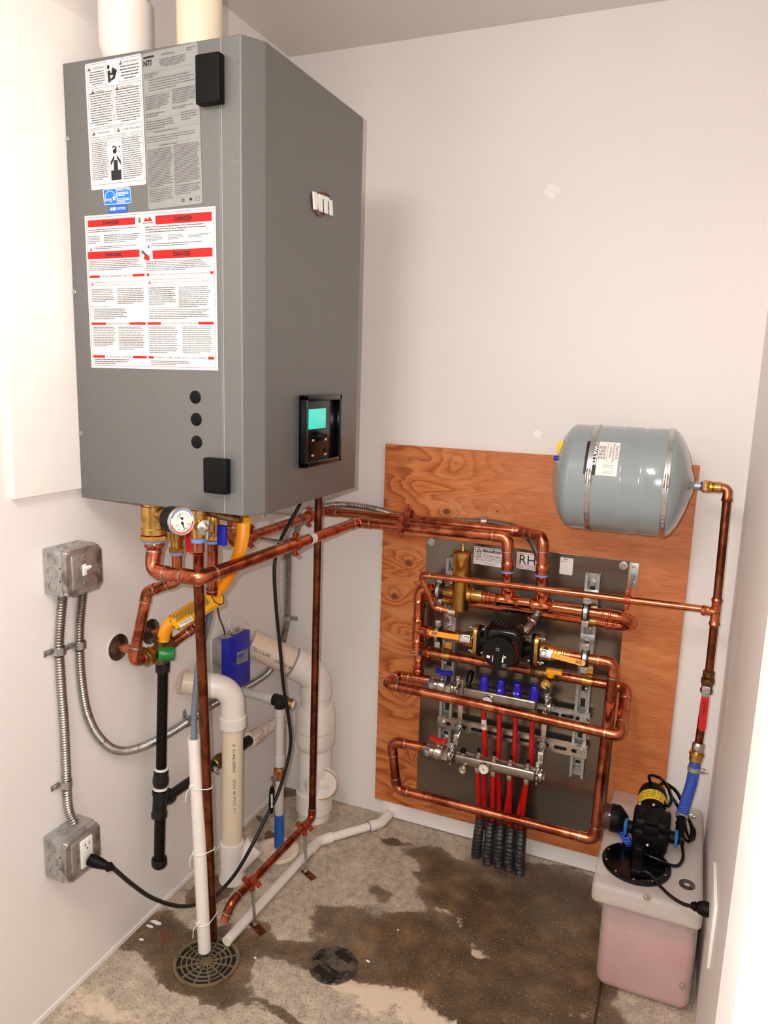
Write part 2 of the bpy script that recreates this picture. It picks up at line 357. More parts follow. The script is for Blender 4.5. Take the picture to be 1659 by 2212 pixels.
# ------------------------------------------------------------ printing
_tc={}
def tmesh(sx,bold=0):
    if bold<=.02: bold=0
    key=(sx,bold)
    if key not in _tc:
        cu=bpy.data.curves.new('t','FONT'); cu.body=sx; cu.size=1; cu.offset=bold; cu.resolution_u=2
        ob=bpy.data.objects.new('t',cu); C.objects.link(ob); bpy.context.view_layer.update()
        me=bpy.data.meshes.new_from_object(ob.evaluated_get(bpy.context.evaluated_depsgraph_get()))
        vs=[(q.co.x,q.co.y) for q in me.vertices]; fs=[tuple(f.vertices) for f in me.polygons]
        bpy.data.objects.remove(ob); bpy.data.curves.remove(cu); bpy.data.meshes.remove(me)
        x0=min(q[0] for q in vs);x1=max(q[0] for q in vs);y0=min(q[1] for q in vs);y1=max(q[1] for q in vs)
        _tc[key]=([((a-x0)/(x1-x0),(c-y0)/(y1-y0)) for a,c in vs],fs)
    return _tc[key]
class FR:   # label frame: origin top-left, x right, y down, in metres
    def __init__(s,o,u,dn,nrm,w,h): s.o=V(o);s.u=V(u).normalized();s.d=V(dn).normalized();s.n=V(nrm).normalized();s.w=w;s.h=h
    def p(s,x,y,e=.0006): return s.o+s.u*x*s.w+s.d*y*s.h+s.n*e
    def quad(s,mb,x0,y0,x1,y1,e=.0006): mb.add([s.p(x0,y0,e),s.p(x1,y0,e),s.p(x1,y1,e),s.p(x0,y1,e)],[(3,2,1,0)])
    def poly(s,mb,pts,e=.0006): mb.add([s.p(x,y,e) for x,y in pts],[tuple(range(len(pts)))])
    def text(s,mb,t,x0,y0,x1,y1,bold=.02,e=.0009):
        vs,fs=tmesh(t,bold); mb.add([s.p(x0+(x1-x0)*a,y1-(y1-y0)*c,e) for a,c in vs],fs)
    def frame(s,mb,x0,y0,x1,y1,t=.004,e=.0006):
        ty=t*s.w/s.h
        for q in ((x0,y0,x1,y0+ty),(x0,y1-ty,x1,y1),(x0,y0,x0+t,y1),(x1-t,y0,x1,y1)): s.quad(mb,*q,e)
    def greek(s,mb,x0,y0,x1,y1,n,fill=.5,center=False):
        for i in range(n):
            y=y0+(y1-y0)*i/n; h=(y1-y0)/n*fill; x=x0; end=x1-(x1-x0)*(random.random()*.15 if i<n-1 else .4)
            if center: x=x0+(x1-end)*.5; end=x1-(x1-end)*.5
            while x<end:
                w=min(end-x,(.012+.05*random.random())*.2/s.w); s.quad(mb,x,y,x+w,y+h); x+=w+.0035*.2/s.w
    def plate(s,name,mat,parent,label=None,th=.0005,rc=0):
        if rc:
            pts=[]
            for (cx,cy,a0) in ((s.w-rc,rc,-90),(s.w-rc,s.h-rc,0),(rc,s.h-rc,90),(rc,rc,180)):
                for q in range(5):
                    a=math.radians(a0+q*22.5); pts.append((cx+rc*math.cos(a),cy+rc*math.sin(a)))
        else: pts=[(0,0),(s.w,0),(s.w,s.h),(0,s.h)]
        return MB().prism([s.o+s.u*a+s.d*c-s.n*.0005 for a,c in pts],s.n*(th+.0005)).build(name,mat,parent,label,sm=False)
    def tri(s,mb,x,y,w,h,hole=None):
        s.poly(mb,[(x,y+h),(x+w,y+h),(x+w/2,y)])
        if hole is not None: s.quad(hole,x+w*.45,y+h*.35,x+w*.55,y+h*.7,.0012); s.quad(hole,x+w*.45,y+h*.78,x+w*.55,y+h*.88,.0012)
# ============================================================ THE ROOM
struct(MB().box((-.06,-3.0,-.06),(1.9,.06,0)).build('floor','floor',sm=False))
struct(MB().box((-.06,-3.0,H),(1.9,.06,H+.05)).build('ceiling','ceil',sm=False))
struct(MB().box((-.06,-3.0,0),(0,.0,H)).build('wall_left','wall',sm=False))
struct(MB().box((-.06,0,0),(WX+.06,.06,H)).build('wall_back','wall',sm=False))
struct(MB().box((WX,-1.55,0),(WX+.06,0,H)).build('wall_right','wall',sm=False))
# door jamb beside the camera, on the right
ja=Y(-1.55,1602,1760)
struct(MB().box((ja.x,-1.66,0),(1.62,-1.55,H),.003).build('trim_1','trim',sm=False))
struct(MB().box((.395,-.0125,.004),(WX-.002,0,.1),.001).build('baseboard_back','trim',sm=False))
struct(MB().box((0,-2.9,0),(.003,-.003,.014),.001).build('baseboard_left','trim',sm=False))
# backing board behind the boiler
tag(MB().box((.0005,-1.105,1.226),(.0125,-.34,2.2),.0015).build('backing_board','trim'),'white painted board fixed flat on the left wall behind the boiler','board')
# plywood
o=MB().box((.3655,-.0185,.0612),(1.2807,-.0005,1.2805),.0008).build('plywood_board','ply',sm=False)
tag(o,'square orange fir plywood board with dark knots on the back wall','plywood board')
# stainless panel
sp=T('stainless_panel','large flat stainless steel panel screwed onto the plywood','metal panel')
PX0,PX1,PZ0,PZ1=.5165,1.1235,.119,.9975
MB().box((PX0,-.0205,PZ0),(PX1,-.0187,PZ1),.0004).build('sheet','stain',sp,sm=False)
for (u,v) in ((931,1171),(1347,1222)):
    c=Y(-.0205,u,v); b=MB(); b.lathe(c,(0,-1,0),[(.012,0),(.012,.001),(.0085,.0015)],20); hexnut(b,c+V((0,-.003,0)),(0,-1,0),.0062,.005); b.build('bolt','steel',sp)
for (u,v) in ((1165,1708),(1163,1728)):
    c=Y(-.0205,u,v); MB().lathe(c,(0,-1,0),[(.003,0),(.0026,.001)],10).build('rivet','copper_bright',sp)
# stickers on the panel
def fr3(fn,a,b_,c,n):
    A,B,D=fn(*a),fn(*b_),fn(*c); return FR(A,B-A,D-A,n,(B-A).length,(D-A).length)
py=lambda u,v:Y(-.0206,u,v)
st=T('company_sticker','white BlueRidge Company radiant heat systems sticker on the steel panel','sticker')
f=fr3(py,(1025,1179),(1096,1189),(1022,1217),(0,-1,0)); f.plate('backing','paper',st,rc=.003)
k=MB(); f.frame(k,.03,.05,.97,.62,.012); f.quad(k,.1,.27,.21,.3); f.quad(k,.1,.54,.21,.57); f.quad(k,.095,.27,.11,.57); f.quad(k,.2,.27,.215,.57)
f.poly(k,[(.07,.28),(.155,.12),(.24,.28),(.215,.28),(.155,.17),(.095,.28)]); f.text(k,'B',.135,.33,.175,.5)
f.text(k,'BlueRidge',.28,.12,.93,.32,.03); f.text(k,'Company',.3,.36,.88,.58,.01); f.text(k,'RADIANT HEAT SYSTEMS',.06,.67,.95,.77,.01); k.build('printing','ink',st)
k=MB(); f.text(k,'blueridgecompany.com',.25,.82,.78,.88,0); f.text(k,'888-981-4702',.36,.91,.66,.96,0); k.build('fine_print','ink_grey',st)
st=T('logo_sticker','white RHT radiant heat technologies sticker behind the right copper riser','sticker')
f=fr3(py,(1117,1191),(1182,1200),(1115,1227),(0,-1,0)); f.plate('backing','paper',st,rc=.003)
k=MB(); f.text(k,'RHT',.1,.16,.92,.7,.0); f.text(k,'RADIANT HEAT TECHNOLOGIES',.02,.86,.98,.96,.0); k.build('printing','ink',st)
k=MB(); f.frame(k,.04,.06,.97,.8,.02); k.build('printed_frame','ink_red',st)
st=T('small_sticker','small upright white sticker with fine scribbled heading right of the risers','sticker')
f=fr3(py,(1211,1203),(1239,1207),(1208,1239),(0,-1,0)); f.plate('backing','paper',st,rc=.003)
k=MB(); f.greek(k,.25,.07,.8,.13,1,.7); f.greek(k,.1,.2,.9,.27,2,.4); k.build('printing','ink_grey',st)
# ============================================================ BOILER
BY=-.928; D=.463; Z0,Z1=1.206,2.093
bo=T('boiler','tall grey wall hung boiler with warning labels and a lit display','boiler')
XS=.3925
MB().box((.0130,BY,Z0),(XS-.0015,-.452,Z1),.0015).build('casing','boiler',bo,sm=False)
MB().box((XS-.002,BY+.0015,Z0+.001),(XS+.002,-.454,Z1-.001)).build('seam_highlight','silver',bo,'thin pale strip painted as the highlight along the cover seam',sm=False)  # pale strip added to paint the bright highlight on the cover's edge
b=bmesh.new()
pl=[(XS+.0015,BY),(.436,BY),(D,BY+.0425),(D,-.45),(XS+.0015,-.45)]
lo=[b.verts.new((x,y,Z0)) for x,y in pl]; hi=[b.verts.new((x,y,Z1)) for x,y in pl]
b.faces.new(lo[::-1]); b.faces.new(hi)
for i in range(5): b.faces.new((lo[i],lo[(i+1)%5],hi[(i+1)%5],hi[i]))
bmesh.ops.bevel(b,geom=b.edges[:],offset=.0018,segments=2,affect='EDGES',profile=.5)
q=MB(); b.verts.index_update(); q.add([w.co for w in b.verts],[[w.index for w in f_.verts] for f_ in b.faces]); b.free()
q.build('front_cover','boiler',bo,sm=False)
c=X(.44,578,1116); MB().box((c.x-.006,c.y-.012,Z0-.016),(c.x-.003,c.y+.0,Z0+.002)).build('fixing_tab','galv',bo)
ps=lambda u,v:Y(BY-.0003,u,v)
for i,(a,bq) in enumerate((((433,126),(486,226)),((449,987),(499,1067)))):
    A=Y(BY,*a);B=Y(BY,*bq)
    o=MB().box((A.x,BY-.018,B.z),(B.x,BY+.001,A.z),.003,3).build('latch_cover','black',bo,'square black plastic latch cover across the seam')
for (u,v) in ((422,858),(424,906),(425,955)):
    MB().lathe(Y(BY,u,v),(0,-1,0),[(.0133,0),(.0131,.001),(.0118,.002),(0,.0022)],28).build('hole_plug','black',bo,'round black plug')
for (u,v) in ((146,301),(161,631),(175,936)):
    c=Y(BY,u,v); s=MB(); hexnut(s,c+V((0,-.002,0)),(0,-1,0),.0042,.004); s.lathe(c,(0,-1,0),[(.0055,0),(.0055,.001)],16); s.build('screw','steel',bo)
# warning label
def W(w): return w
f=fr3(ps,(183.5,139.5),(305,115.5),(197.5,411.5),(0,-1,0)); lb=f.plate('warning_label','paper',bo,'tall white warning label with black pictograms',rc=.004)
k=MB(); h=MB(); g=MB()
for (x0,y0,x1,y1) in ((.03,.01,.38,.185),(.59,.01,.98,.185),(.03,.2,.47,.51),(.49,.2,.98,.51),(.03,.52,.47,.6),(.49,.52,.98,.6),(.03,.61,.98,.965)): f.frame(k,x0,y0,x1,y1,.005)
for (x,y,tx,t,x1) in ((.045,.025,.13,'WARNING',.35),(.61,.02,.69,'AVERTISSEMENT',.96),(.09,.205,.16,'WARNING',.32),(.53,.205,.6,'AVERTISSEMENT',.86),(.07,.53,.17,'WARNING',.4),(.52,.53,.62,'AVERTISSEMENT',.97)):
    f.tri(k,x,y,.06,.034,h); f.text(k,t,tx,y+.012,x1,y+.03,.01)
f.text(k,'Breathing Hazard - Carbon Monoxide',.05,.575,.44,.59,0); f.text(k,'Danger Respiratoire - Monoxyde de carbone',.51,.575,.96,.59,0)
f.greek(g,.06,.07,.36,.18,6,.45,True); f.greek(g,.62,.065,.96,.18,5,.45,True); f.greek(g,.05,.235,.46,.5,14,.42,True); f.greek(g,.51,.235,.97,.5,14,.42,True)
f.greek(g,.05,.625,.36,.93,20,.42); f.greek(g,.6,.62,.96,.95,20,.42)
# reading figure and chest pictogram
f.poly(k,[(.42+.024*math.cos(a/8*math.pi),.055+.018*math.sin(a/8*math.pi)) for a in range(16)])
f.poly(k,[(.40,.085),(.45,.08),(.455,.1),(.49,.11),(.49,.12),(.45,.12),(.455,.17),(.42,.175),(.41,.175),(.405,.13)])
f.poly(k,[(.49,.06),(.575,.09),(.53,.15),(.46,.165),(.45,.15),(.5,.13),(.47,.1)])
f.poly(k,[(.385,.86),(.565,.86),(.565,.94),(.385,.94)]); f.poly(k,[(.44,.78),(.51,.78),(.515,.86),(.435,.86)])
f.poly(k,[(.385,.79),(.455,.74),(.46,.765),(.385,.825)]); f.poly(k,[(.5,.74),(.565,.79),(.565,.825),(.5,.765)])
f.poly(k,[(.47+.035*math.cos(a/8*math.pi),.71+.02*math.sin(a/8*math.pi)) for a in range(16)])
for i in range(14):
    a=.4+random.random()*.15; c2=.665+random.random()*.05; f.quad(k,a,c2,a+.02,c2+.008)
f.frame(k,.385,.63,.57,.94,.004)
k.build('printing','ink',lb); h.build('pictogram_marks','ink_white',lb); g.build('fine_print','ink_grey',lb)
# silver rating label
f=fr3(ps,(307,117.5),(427,90.5),(321.5,453.5),(0,-1,0)); lb=f.plate('rating_label','silver',bo,'tall silver rating label',rc=.004)
k=MB(); g=MB(); f.text(k,'NTI',.02,.045,.17,.082,.04); f.text(k,'FTVN Series II',.36,.022,.58,.036,.02); f.quad(k,.02,.02,.22,.034)
f.greek(g,.3,.055,.8,.11,6,.5,True); f.greek(g,.8,.02,.98,.045,2,.5); f.greek(g,.02,.13,.3,.16,3,.5)
f.greek(g,.1,.17,.95,.25,5,.35); f.greek(g,.02,.27,.48,.36,8,.5); f.greek(g,.52,.255,.98,.35,9,.5); f.greek(g,.02,.38,.4,.41,2,.5); f.greek(g,.52,.365,.9,.385,2,.5)
f.greek(g,.02,.43,.6,.49,4,.45); f.greek(g,.66,.405,.96,.465,4,.4); f.greek(g,.15,.5,.9,.51,1,.6); f.greek(g,.02,.53,.98,.575,3,.35)
f.greek(g,.25,.59,.8,.6,1,.6); f.greek(g,.02,.61,.49,.86,24,.5); f.greek(g,.51,.605,.99,.855,26,.5); f.greek(g,.02,.87,.48,.96,8,.4); f.greek(g,.51,.865,.98,.93,6,.4)
for y in (.125,.165,.26,.42,.495,.585,.862,.9): f.quad(g,.01,y,.99,y+.0012)
f.text(k,'CE',.62,.955,.68,.975,.03); f.poly(k,[(.76,.965),(.79,.952),(.82,.965),(.79,.978)]); f.frame(g,.88,.95,.95,.98,.006)
k.build('printing','ink',lb); g.build('fine_print','ink_grey',lb)
# energy star + certified
f=fr3(ps,(222.5,409),(282,403.5),(225.5,443.5),(0,-1,0)); lb=f.plate('energy_label','ink_blue',bo,'small blue ENERGY STAR label')
k=MB(); f.frame(k,.0,.0,1,1,.02); f.quad(k,.48,.02,.5,.98); f.text(k,'ENERGY STAR',.52,.06,.97,.2,.01); f.greek(k,.52,.28,.95,.55,3,.5); f.greek(k,.52,.65,.95,.95,3,.5)
f.text(k,'energy',.05,.62,.32,.85,.02)
for i in range(14):
    a=math.pi*(1+i/14); a2=math.pi*(1+(i+1)/14); f.poly(k,[(.25+.2*math.cos(a),.62+.5*math.sin(a)),(.25+.2*math.cos(a2),.62+.5*math.sin(a2)),(.25+.185*math.cos(a2),.62+.46*math.sin(a2)),(.25+.185*math.cos(a),.62+.46*math.sin(a))])
sr=[(.38+(.075 if i%2==0 else .03)*math.sin(i*math.pi/5),.6-(.2 if i%2==0 else .08)*math.cos(i*math.pi/5)) for i in range(10)]
f.poly(k,sr); k.build('printing','ink_white',lb)
f=fr3(ps,(234,443.5),(274,440.5),(235.5,461),(0,-1,0)); lb=f.plate('certified_label','ink_navy',bo,'small blue AHRI CERTIFIED label',rc=.003)
k=MB(); f.text(k,'AHRI',.07,.28,.4,.72,.04); f.text(k,'CERTIFIED',.44,.34,.94,.66,.0); k.build('printing','ink_white',lb)
# danger label
f=fr3(ps,(183,467),(465.5,445.5),(198,794),(0,-1,0)); lb=f.plate('danger_label','paper',bo,'large white label with red DANGER bars')
r=MB(); k=MB(); g=MB(); h=MB(); f.frame(r,.012,.012,.988,.985,.0025)
for (x0,y0,x1,y1,t) in ((.025,.03,.405,.075,1),(.56,.03,.975,.085,1),(.015,.232,.43,.28,1),(.53,.243,.975,.297,1)):
    f.quad(r,x0,y0,x1,y1); c2=(x0+x1)/2; f.text(k,'DANGER',c2-.065,y0+.012,c2+.065,y1-.012,.035)
# headings between red bars
for (y,a0,a1,t,b0,b1,c0,c1,d0,d1) in ((.385,.02,.105,'FOR SAFETY READ BEFORE OPERATING',.115,.36,.37,.465,0,0),(.385,.48,.5,'POUR VOTRE SÉCURITÉ, LISEZ AVANT DE METTRE EN MARCHE',.51,.945,.955,.98,0,0),
  (.695,.02,.14,'OPERATING INSTRUCTIONS',.15,.32,.33,.46,0,0),(.695,.475,.58,'INSTRUCTIONS DE MISE EN MARCHE',.59,.85,.86,.975,0,0),
  (.915,.02,.12,'TO TURN OFF GAS TO APPLIANCE',.13,.34,.35,.46,0,0),(.915,.475,.515,"COMMENT COUPER L'ADMISSION DE GAZ DE L'APPAREIL",.52,.92,.93,.975,0,0)):
    f.quad(r,a0,y,a1,y+.017); f.quad(r,c0,y,c1,y+.017); f.text(k,t,b0,y+.003,b1,y+.015,.012)
for (x,y) in ((.03,.2),(.49,.2),(.03,.425),(.49,.425)): f.tri(r,x,y,.022,.027,h)
f.text(k,'WARNING: If you do not follow these instructions exactly, a fire or explosion',.065,.428,.455,.437,0); f.text(k,'may result causing property damage, personal injury, or loss of life.',.065,.445,.4,.454,0)
f.text(k,'AVERTISSEMENT : Quiconque ne respecte pas à la lettre les instructions dans la',.52,.42,.965,.43,0); f.text(k,'présente notice risque de déclencher un incendie ou une explosion entraînant des',.52,.438,.965,.448,0); f.text(k,'dommages, des blessures ou la mort.',.52,.455,.72,.464,0)
f.text(k,'WHAT TO DO IF YOU SMELL GAS',.02,.587,.17,.595,.01); f.text(k,"QUE FAIRE SI VOUS SENTEZ UNE ODEUR DE GAZ",.48,.6,.72,.608,.01)
for (x0,y0,x1,y1,n) in ((.02,.09,.44,.115,2),(.02,.13,.13,.185,5),(.15,.13,.44,.185,5),(.48,.095,.97,.14,3),(.48,.145,.62,.19,5),(.65,.15,.78,.185,4),(.8,.155,.97,.18,3),(.07,.2,.45,.222,2),(.52,.2,.97,.225,2),
  (.02,.29,.46,.36,6),(.48,.31,.97,.375,6),(.03,.475,.225,.565,8),(.24,.475,.46,.58,9),(.04,.605,.32,.68,6),(.49,.475,.7,.59,9),(.72,.475,.96,.61,11),(.49,.615,.96,.68,6),
  (.03,.725,.22,.86,12),(.24,.725,.455,.88,14),(.48,.725,.72,.9,15),(.74,.725,.97,.9,15),(.03,.94,.33,.98,3),(.49,.945,.82,.978,3)): f.greek(g,x0,y0,x1,y1,n,.42)
f.frame(g,.02,.42,.463,.465,.001); f.frame(g,.477,.412,.972,.47,.001)
f.frame(k,.425,.035,.45,.065,.004); f.quad(k,.433,.042,.441,.06); f.poly(r,[(.47,.062),(.485,.035),(.5,.05),(.515,.032),(.54,.062)]); f.quad(g,.46,.068,.55,.074)
f.poly(r,[(.46,.29),(.475,.262),(.5,.27),(.51,.3),(.485,.305)]); f.poly(g,[(.44,.25),(.455,.235),(.485,.265),(.475,.275)])
r.build('red_printing','ink_red',lb); k.build('black_printing','ink',lb); g.build('fine_print','ink_grey',lb); h.build('triangle_marks','ink_white',lb)
# display module on the front
A=X(D,646,855);B=X(D,724,1000); y0,y1=A.y,B.y; z1,z0=1.4465,1.288
cp=MB(); xx=D
cp.box((xx,y0,z0),(xx+.006,y1,z1),.002)
for bx in (((xx,y0,z0),(xx+.016,y0+.014,z1)),((xx,y1-.012,z0),(xx+.016,y1,z1)),((xx,y0,z1-.012),(xx+.016,y1,z1)),((xx,y0,z0),(xx+.016,y1,z0+.012))): cp.box(*bx,.002)
cp=cp.build('control_panel','black_gloss',bo)
xf=xx+.0075; A=X(xf,668,884);B=X(xf,704,924)
MB().box((xx+.005,A.y,B.z),(xf,B.y,A.z),.001).build('display','screen',cp,'glowing teal screen')
c=X(xx+.012,690,943); MB().lathe((xx+.005,c.y,c.z),(1,0,0),[(.012,0),(.012,.004),(.0095,.005),(.009,.014),(.0075,.0165),(0,.017)],24).build('dial','black',cp)
for (u,v,t) in ((676,943,'ESC'),(703,941,'ENTER'),(675,976,'RESET'),(702,973,'MENU')):
    c=X(xx+.006,u,v); MB().box((xx+.004,c.y-.005,c.z-.003),(xx+.0085,c.y+.005,c.z+.004),.001).build('button','black',cp)
    c=X(xx+.0065,u,v+8); k=MB(); FR((xx+.0066,c.y-.006,c.z+.0022),(0,1,0),(0,0,-1),(1,0,0),.012,.0044).text(k,t,0,0,1,1,.03); k.build('button_caption','ink_white',cp)
# raised logo
f=fr3(lambda u,v:X(D,u,v),(671,414),(713,431),(673,452),(1,0,0)); 
def letter(mb,pts,e0,e1): mb.prism([f.p(x,y,e0) for x,y in pts],f.n*(e1-e0))
k=MB()
letter(k,[(0,0),(.17,0),(.29,.45),(.29,0),(.44,0),(.44,1),(.28,1),(.15,.52),(.15,1),(0,1)],.004,.0072)
letter(k,[(.47,0),(.82,0),(.82,.22),(.72,.22),(.72,1),(.56,1),(.56,.22),(.47,.22)],.004,.0072); letter(k,[(.84,.12),(.97,.05),(.97,1),(.84,1)],.004,.0072)
k.build('logo_letters','white',bo,'raised white NTI letters',sm=False)
k=MB(); cen=f.p(.52,.5,.003)
k.sweep([cen+f.u*(.4*f.w*math.cos(t)*.9+.2*f.w*math.sin(t))-f.d*(.75*f.h*math.sin(t)) for t in [i/24*2*math.pi for i in range(24)]],.0015,8,closed=True); k.build('logo_ring','dark_red',bo,'dark red oval ring')
# ============================================================ VENT PIPES ABOVE
def vent(u,v,r,lab,coup,txt,dy):
    t=T('vent_pipe',lab,'pipe','white vent pipes above the boiler')
    c=Y(dy,u,v); x=c.x
    MB().cyl((x,dy,Z1),(x,dy,H),r,32).build('pipe','pvc_cream',t)
    if coup: MB().lathe((x,dy,Z1-.002),(0,0,1),[(r*1.02,0),(r*1.02,.02),(r*1.18,.045),(r*1.18,.13),(r*1.02,.133)],32).build('coupling','pvc',t,'glossy white coupling at the boiler top')
    else: MB().ring((x,dy,Z1+.01),(0,0,1),r,r*1.06,.02,32).build('collar','pvc',t)
    # printed line up the pipe
    k=MB(); a=math.radians(-18)
    for z0 in (Z1+.15,Z1+.24):
        n=V((math.cos(a),math.sin(a),0)); vs,fs=tmesh(txt,.02)
        k.add([V((x,dy,z0))+Matrix.Rotation(-(cc-.5)*.25,3,'Z')@n*(r+.0006)+V((0,0,q*.08)) for q,cc in vs],fs)
    k.build('printing','ink_grey',t)
vent(271,60,.0445,'white vent pipe at the left of the boiler top, with a wide glossy coupling',True,'SCH 40 PVC DWV',-.85)
vent(431,40,.0445,'plain cream vent pipe on the right of the boiler top, no coupling',False,'PVC 3 IN SCH 40',-.84)
# ============================================================ ELECTRICAL BOXES ON THE LEFT WALL
def steelbox(root,y,z,s=.102,d=.054,cov=.016,covmat='cover',name='box_body'):
    MB().box((.0005,y,z),(d,y+s,z+s),.004,2).build('box_body','galv',root)
    c=MB(); r=.012
    pts=[(r,0),(s-r,0),(s-r*.6,r*.6),(s,r),(s,s-r),(s-r*.6,s-r*.6),(s-r,s),(r,s),(r*.6,s-r*.6),(0,s-r),(0,r),(r*.6,r*.6)]
    c.prism([(d+.001,y+a,z+b) for a,b in pts],(cov-.003,0,0))
    c.box((d+.001,y+.012,z+.01),(d+cov,y+s-.012,z+s-.01),.006,3)
    cv=c.build('cover',covmat,root)
    for a,b in ((.008,.008),(s-.008,.008),(.008,s-.008),(s-.008,s-.008)):
        MB().lathe((d+.001,y+a,z+b),(1,0,0),[(.006,0),(.006,.008),(.004,.011),(0,.0115)],14).build('cover_screw','steel',root)
    k=MB()
    for f_,(yy,) in zip((.2,.5,.8),((0,),(0,),(0,))):
        k.ring((d*.5,y-.0003,z+s*f_),(0,-1,0),.0105,.0118,.0012,24)
        if f_==.5: k.ring((d*.5,y-.0003,z+s*f_),(0,-1,0),.0145,.0155,.0012,24)
    for f_ in (.3,.72): k.ring((d*.5,y+s*f_,z+s+.0003),(0,0,1),.0105,.0118,.0012,24)
    k.build('knockout','cover',root)
    k=MB()
    for f_ in (.35,.62): k.lathe((d*.92,y-.0005,z+s*f_),(0,-1,0),[(.0016,0),(.0016,.0006)],8)
    k.build('vent_hole','black',root)
    return cv
sb=T('switch_box','square galvanized steel box with a white toggle switch on the left wall','switch box')
sy,sz=-1.0342,1.0073; cv=steelbox(sb,sy,sz)
c=X(.0705,183,1231); k=MB(); k.box((.068,c.y-.006,c.z-.0125),(.0715,c.y+.006,c.z+.0125),.0008); k.build('switch_collar','white',cv)
a=V((.07,c.y,c.z+.001)); MB().sweep([a,a+V((.009,0,.005)),a+V((.017,.001,.009))],[.0045,.004,.0035],4).build('toggle','white',cv,'white toggle lever')
for dz in (.03,-.03): MB().lathe((.0695,c.y,c.z+dz),(1,0,0),[(.0035,0),(.003,.0015),(0,.002)],12).build('screw','steel',cv)
ob=T('outlet_box','square galvanized steel box with a white receptacle low on the left wall','outlet box')
oy,oz=-1.0745,.351; cv=steelbox(ob,oy,oz)
A=X(.072,189,1832); cy,cz=oy+.056,oz+.050
rc=MB(); rc.box((.068,cy-.0175,cz-.034),(.074,cy+.0175,cz+.034),.0015); rc=rc.build('receptacle','white',cv,'white duplex receptacle')
k=MB()
for dz in (.017,):
    for dy in (-.006,.006): k.box((.0738,cy+dy-.001,cz+dz+.001),(.0744,cy+dy+.001,cz+dz+.008))
    k.lathe((.0738,cy,cz+dz-.006),(1,0,0),[(.0022,0),(.0022,.0006)],10)
k.build('slots','ink',rc)
# ------------------------------------------------ flexible metal conduits
def conduit(pts,lab,r=.0112,grp='flexible steel conduits'):
    mb=MB(); corrug(mb,cat(pts,10),r,r*.78,.0062); return tag(mb.build('flexible_conduit','conduit'),lab,'conduit',grp)
xc=.0125; zb=sz
def xw(u,v,x=xc): return X(x,u,v)
a=xw(131,1290); b1=xw(149,1820)
conduit([V((.02,a.y,zb-.001)),xw(130,1350),xw(128,1400),xw(132,1480),xw(138,1560),xw(142,1640),xw(147,1740),V((.024,xw(154,1820).y,oz+.103))],'flexible steel conduit running straight down from the switch box to the outlet box')
conduit([V((.02,xw(176,1285).y,zb-.001)),xw(173,1340),xw(172,1400),xw(176,1470),xw(188,1540),xw(212,1590),xw(250,1620),xw(300,1616),xw(360,1587),xw(410,1556),xw(460,1522),xw(510,1496),xw(550,1474),xw(582,1450),xw(600,1415),X(.0135,612,1385),V((.0150,-.0150,.65)),V((.0165,-.0145,.72)),V((.0175,-.0140,.82)),V((.0185,-.0140,.92)),Y(-.0145,636,1165),Y(-.0145,645,1135),Y(-.0145,660,1113),Y(-.0145,680,1101),Y(-.0145,705,1093),Y(-.0135,735,1090),Y(-.0135,780,1094),Y(-.0135,815,1101),Y(-.033,870,1116),Y(-.034,960,1125),Y(-.034,1045,1127),Y(-.036,1105,1137),Y(-.045,1140,1160),Y(-.05,1160,1195),Y(-.048,1170,1235),Y(-.045,1172,1270),Y(-.06,1168,1298),Y(-.10,1160,1325),Y(-.118,1153,1338)],
 'long flexible steel conduit looping from the switch box to the black pump')
def strap(c,u,up,n,lab,r=.0118,side=1):
    """one-hole strap: c on the conduit axis, u = along conduit, n = away from the wall"""
    t=T('conduit_strap',lab,'strap','conduit straps'); u=V(u).normalized(); n=V(n).normalized(); s=u.cross(n)*side
    k=MB(); w=.0085; pr=[]
    for i in range(13):
        a=math.pi*(1-i/12); pr.append(c+s*math.cos(a)*(r+.001)+n*math.sin(a)*(r+.001))
    pr.append(c+s*(r+.001)-n*(r-.003)); outer=[c+(q-c)*1.13 for q in pr]
    vs=[];fs=[]
    for i in range(14):
        for q in (pr[i],outer[i]): vs+= [q-u*w,q+u*w]
    for i in range(13):
        o=i*4; fs+=[(o+2,o+3,o+7,o+6),(o,o+4,o+5,o+1),(o,o+2,o+6,o+4),(o+1,o+5,o+7,o+3)]
    k.add(vs,fs); k.build('band','steel',t)
    e=c+s*(r+.011)-n*(r-.002); MB().obox(e,s,u,n,.022,.014,.002,.0006).build('ear','steel',t)
    h=MB(); hexnut(h,e+n*.003,n,.0046,.004); h.build('screw','steel',t); return t
strap(xw(128,1405),(0,0,1),0,(1,0,0),'steel strap on the straight conduit below the switch box',side=-1)
strap(xw(172,1392),(0,0,1),0,(1,0,0),'steel strap on the looping conduit below the switch box',side=-1)
strap(xw(142,1692),(0,0,1),0,(1,0,0),'steel strap on the straight conduit just above the outlet box',side=-1)
p=xw(405,1559); strap(p,xw(440,1536)-p,0,(1,0,0),'steel strap behind the white drain tube at the bottom of the conduit loop',side=-1)
p=V((.0155,-.0148,.652)); strap(p,(0,0,1),0,(0,-1,0),'steel strap on the conduit in the corner, right of the black cord',side=1)
p=Y(-.034,1047,1127); strap(p,(1,0,0),0,(0,-1,0),'steel strap holding the conduit on the plywood above the sticker',side=1)
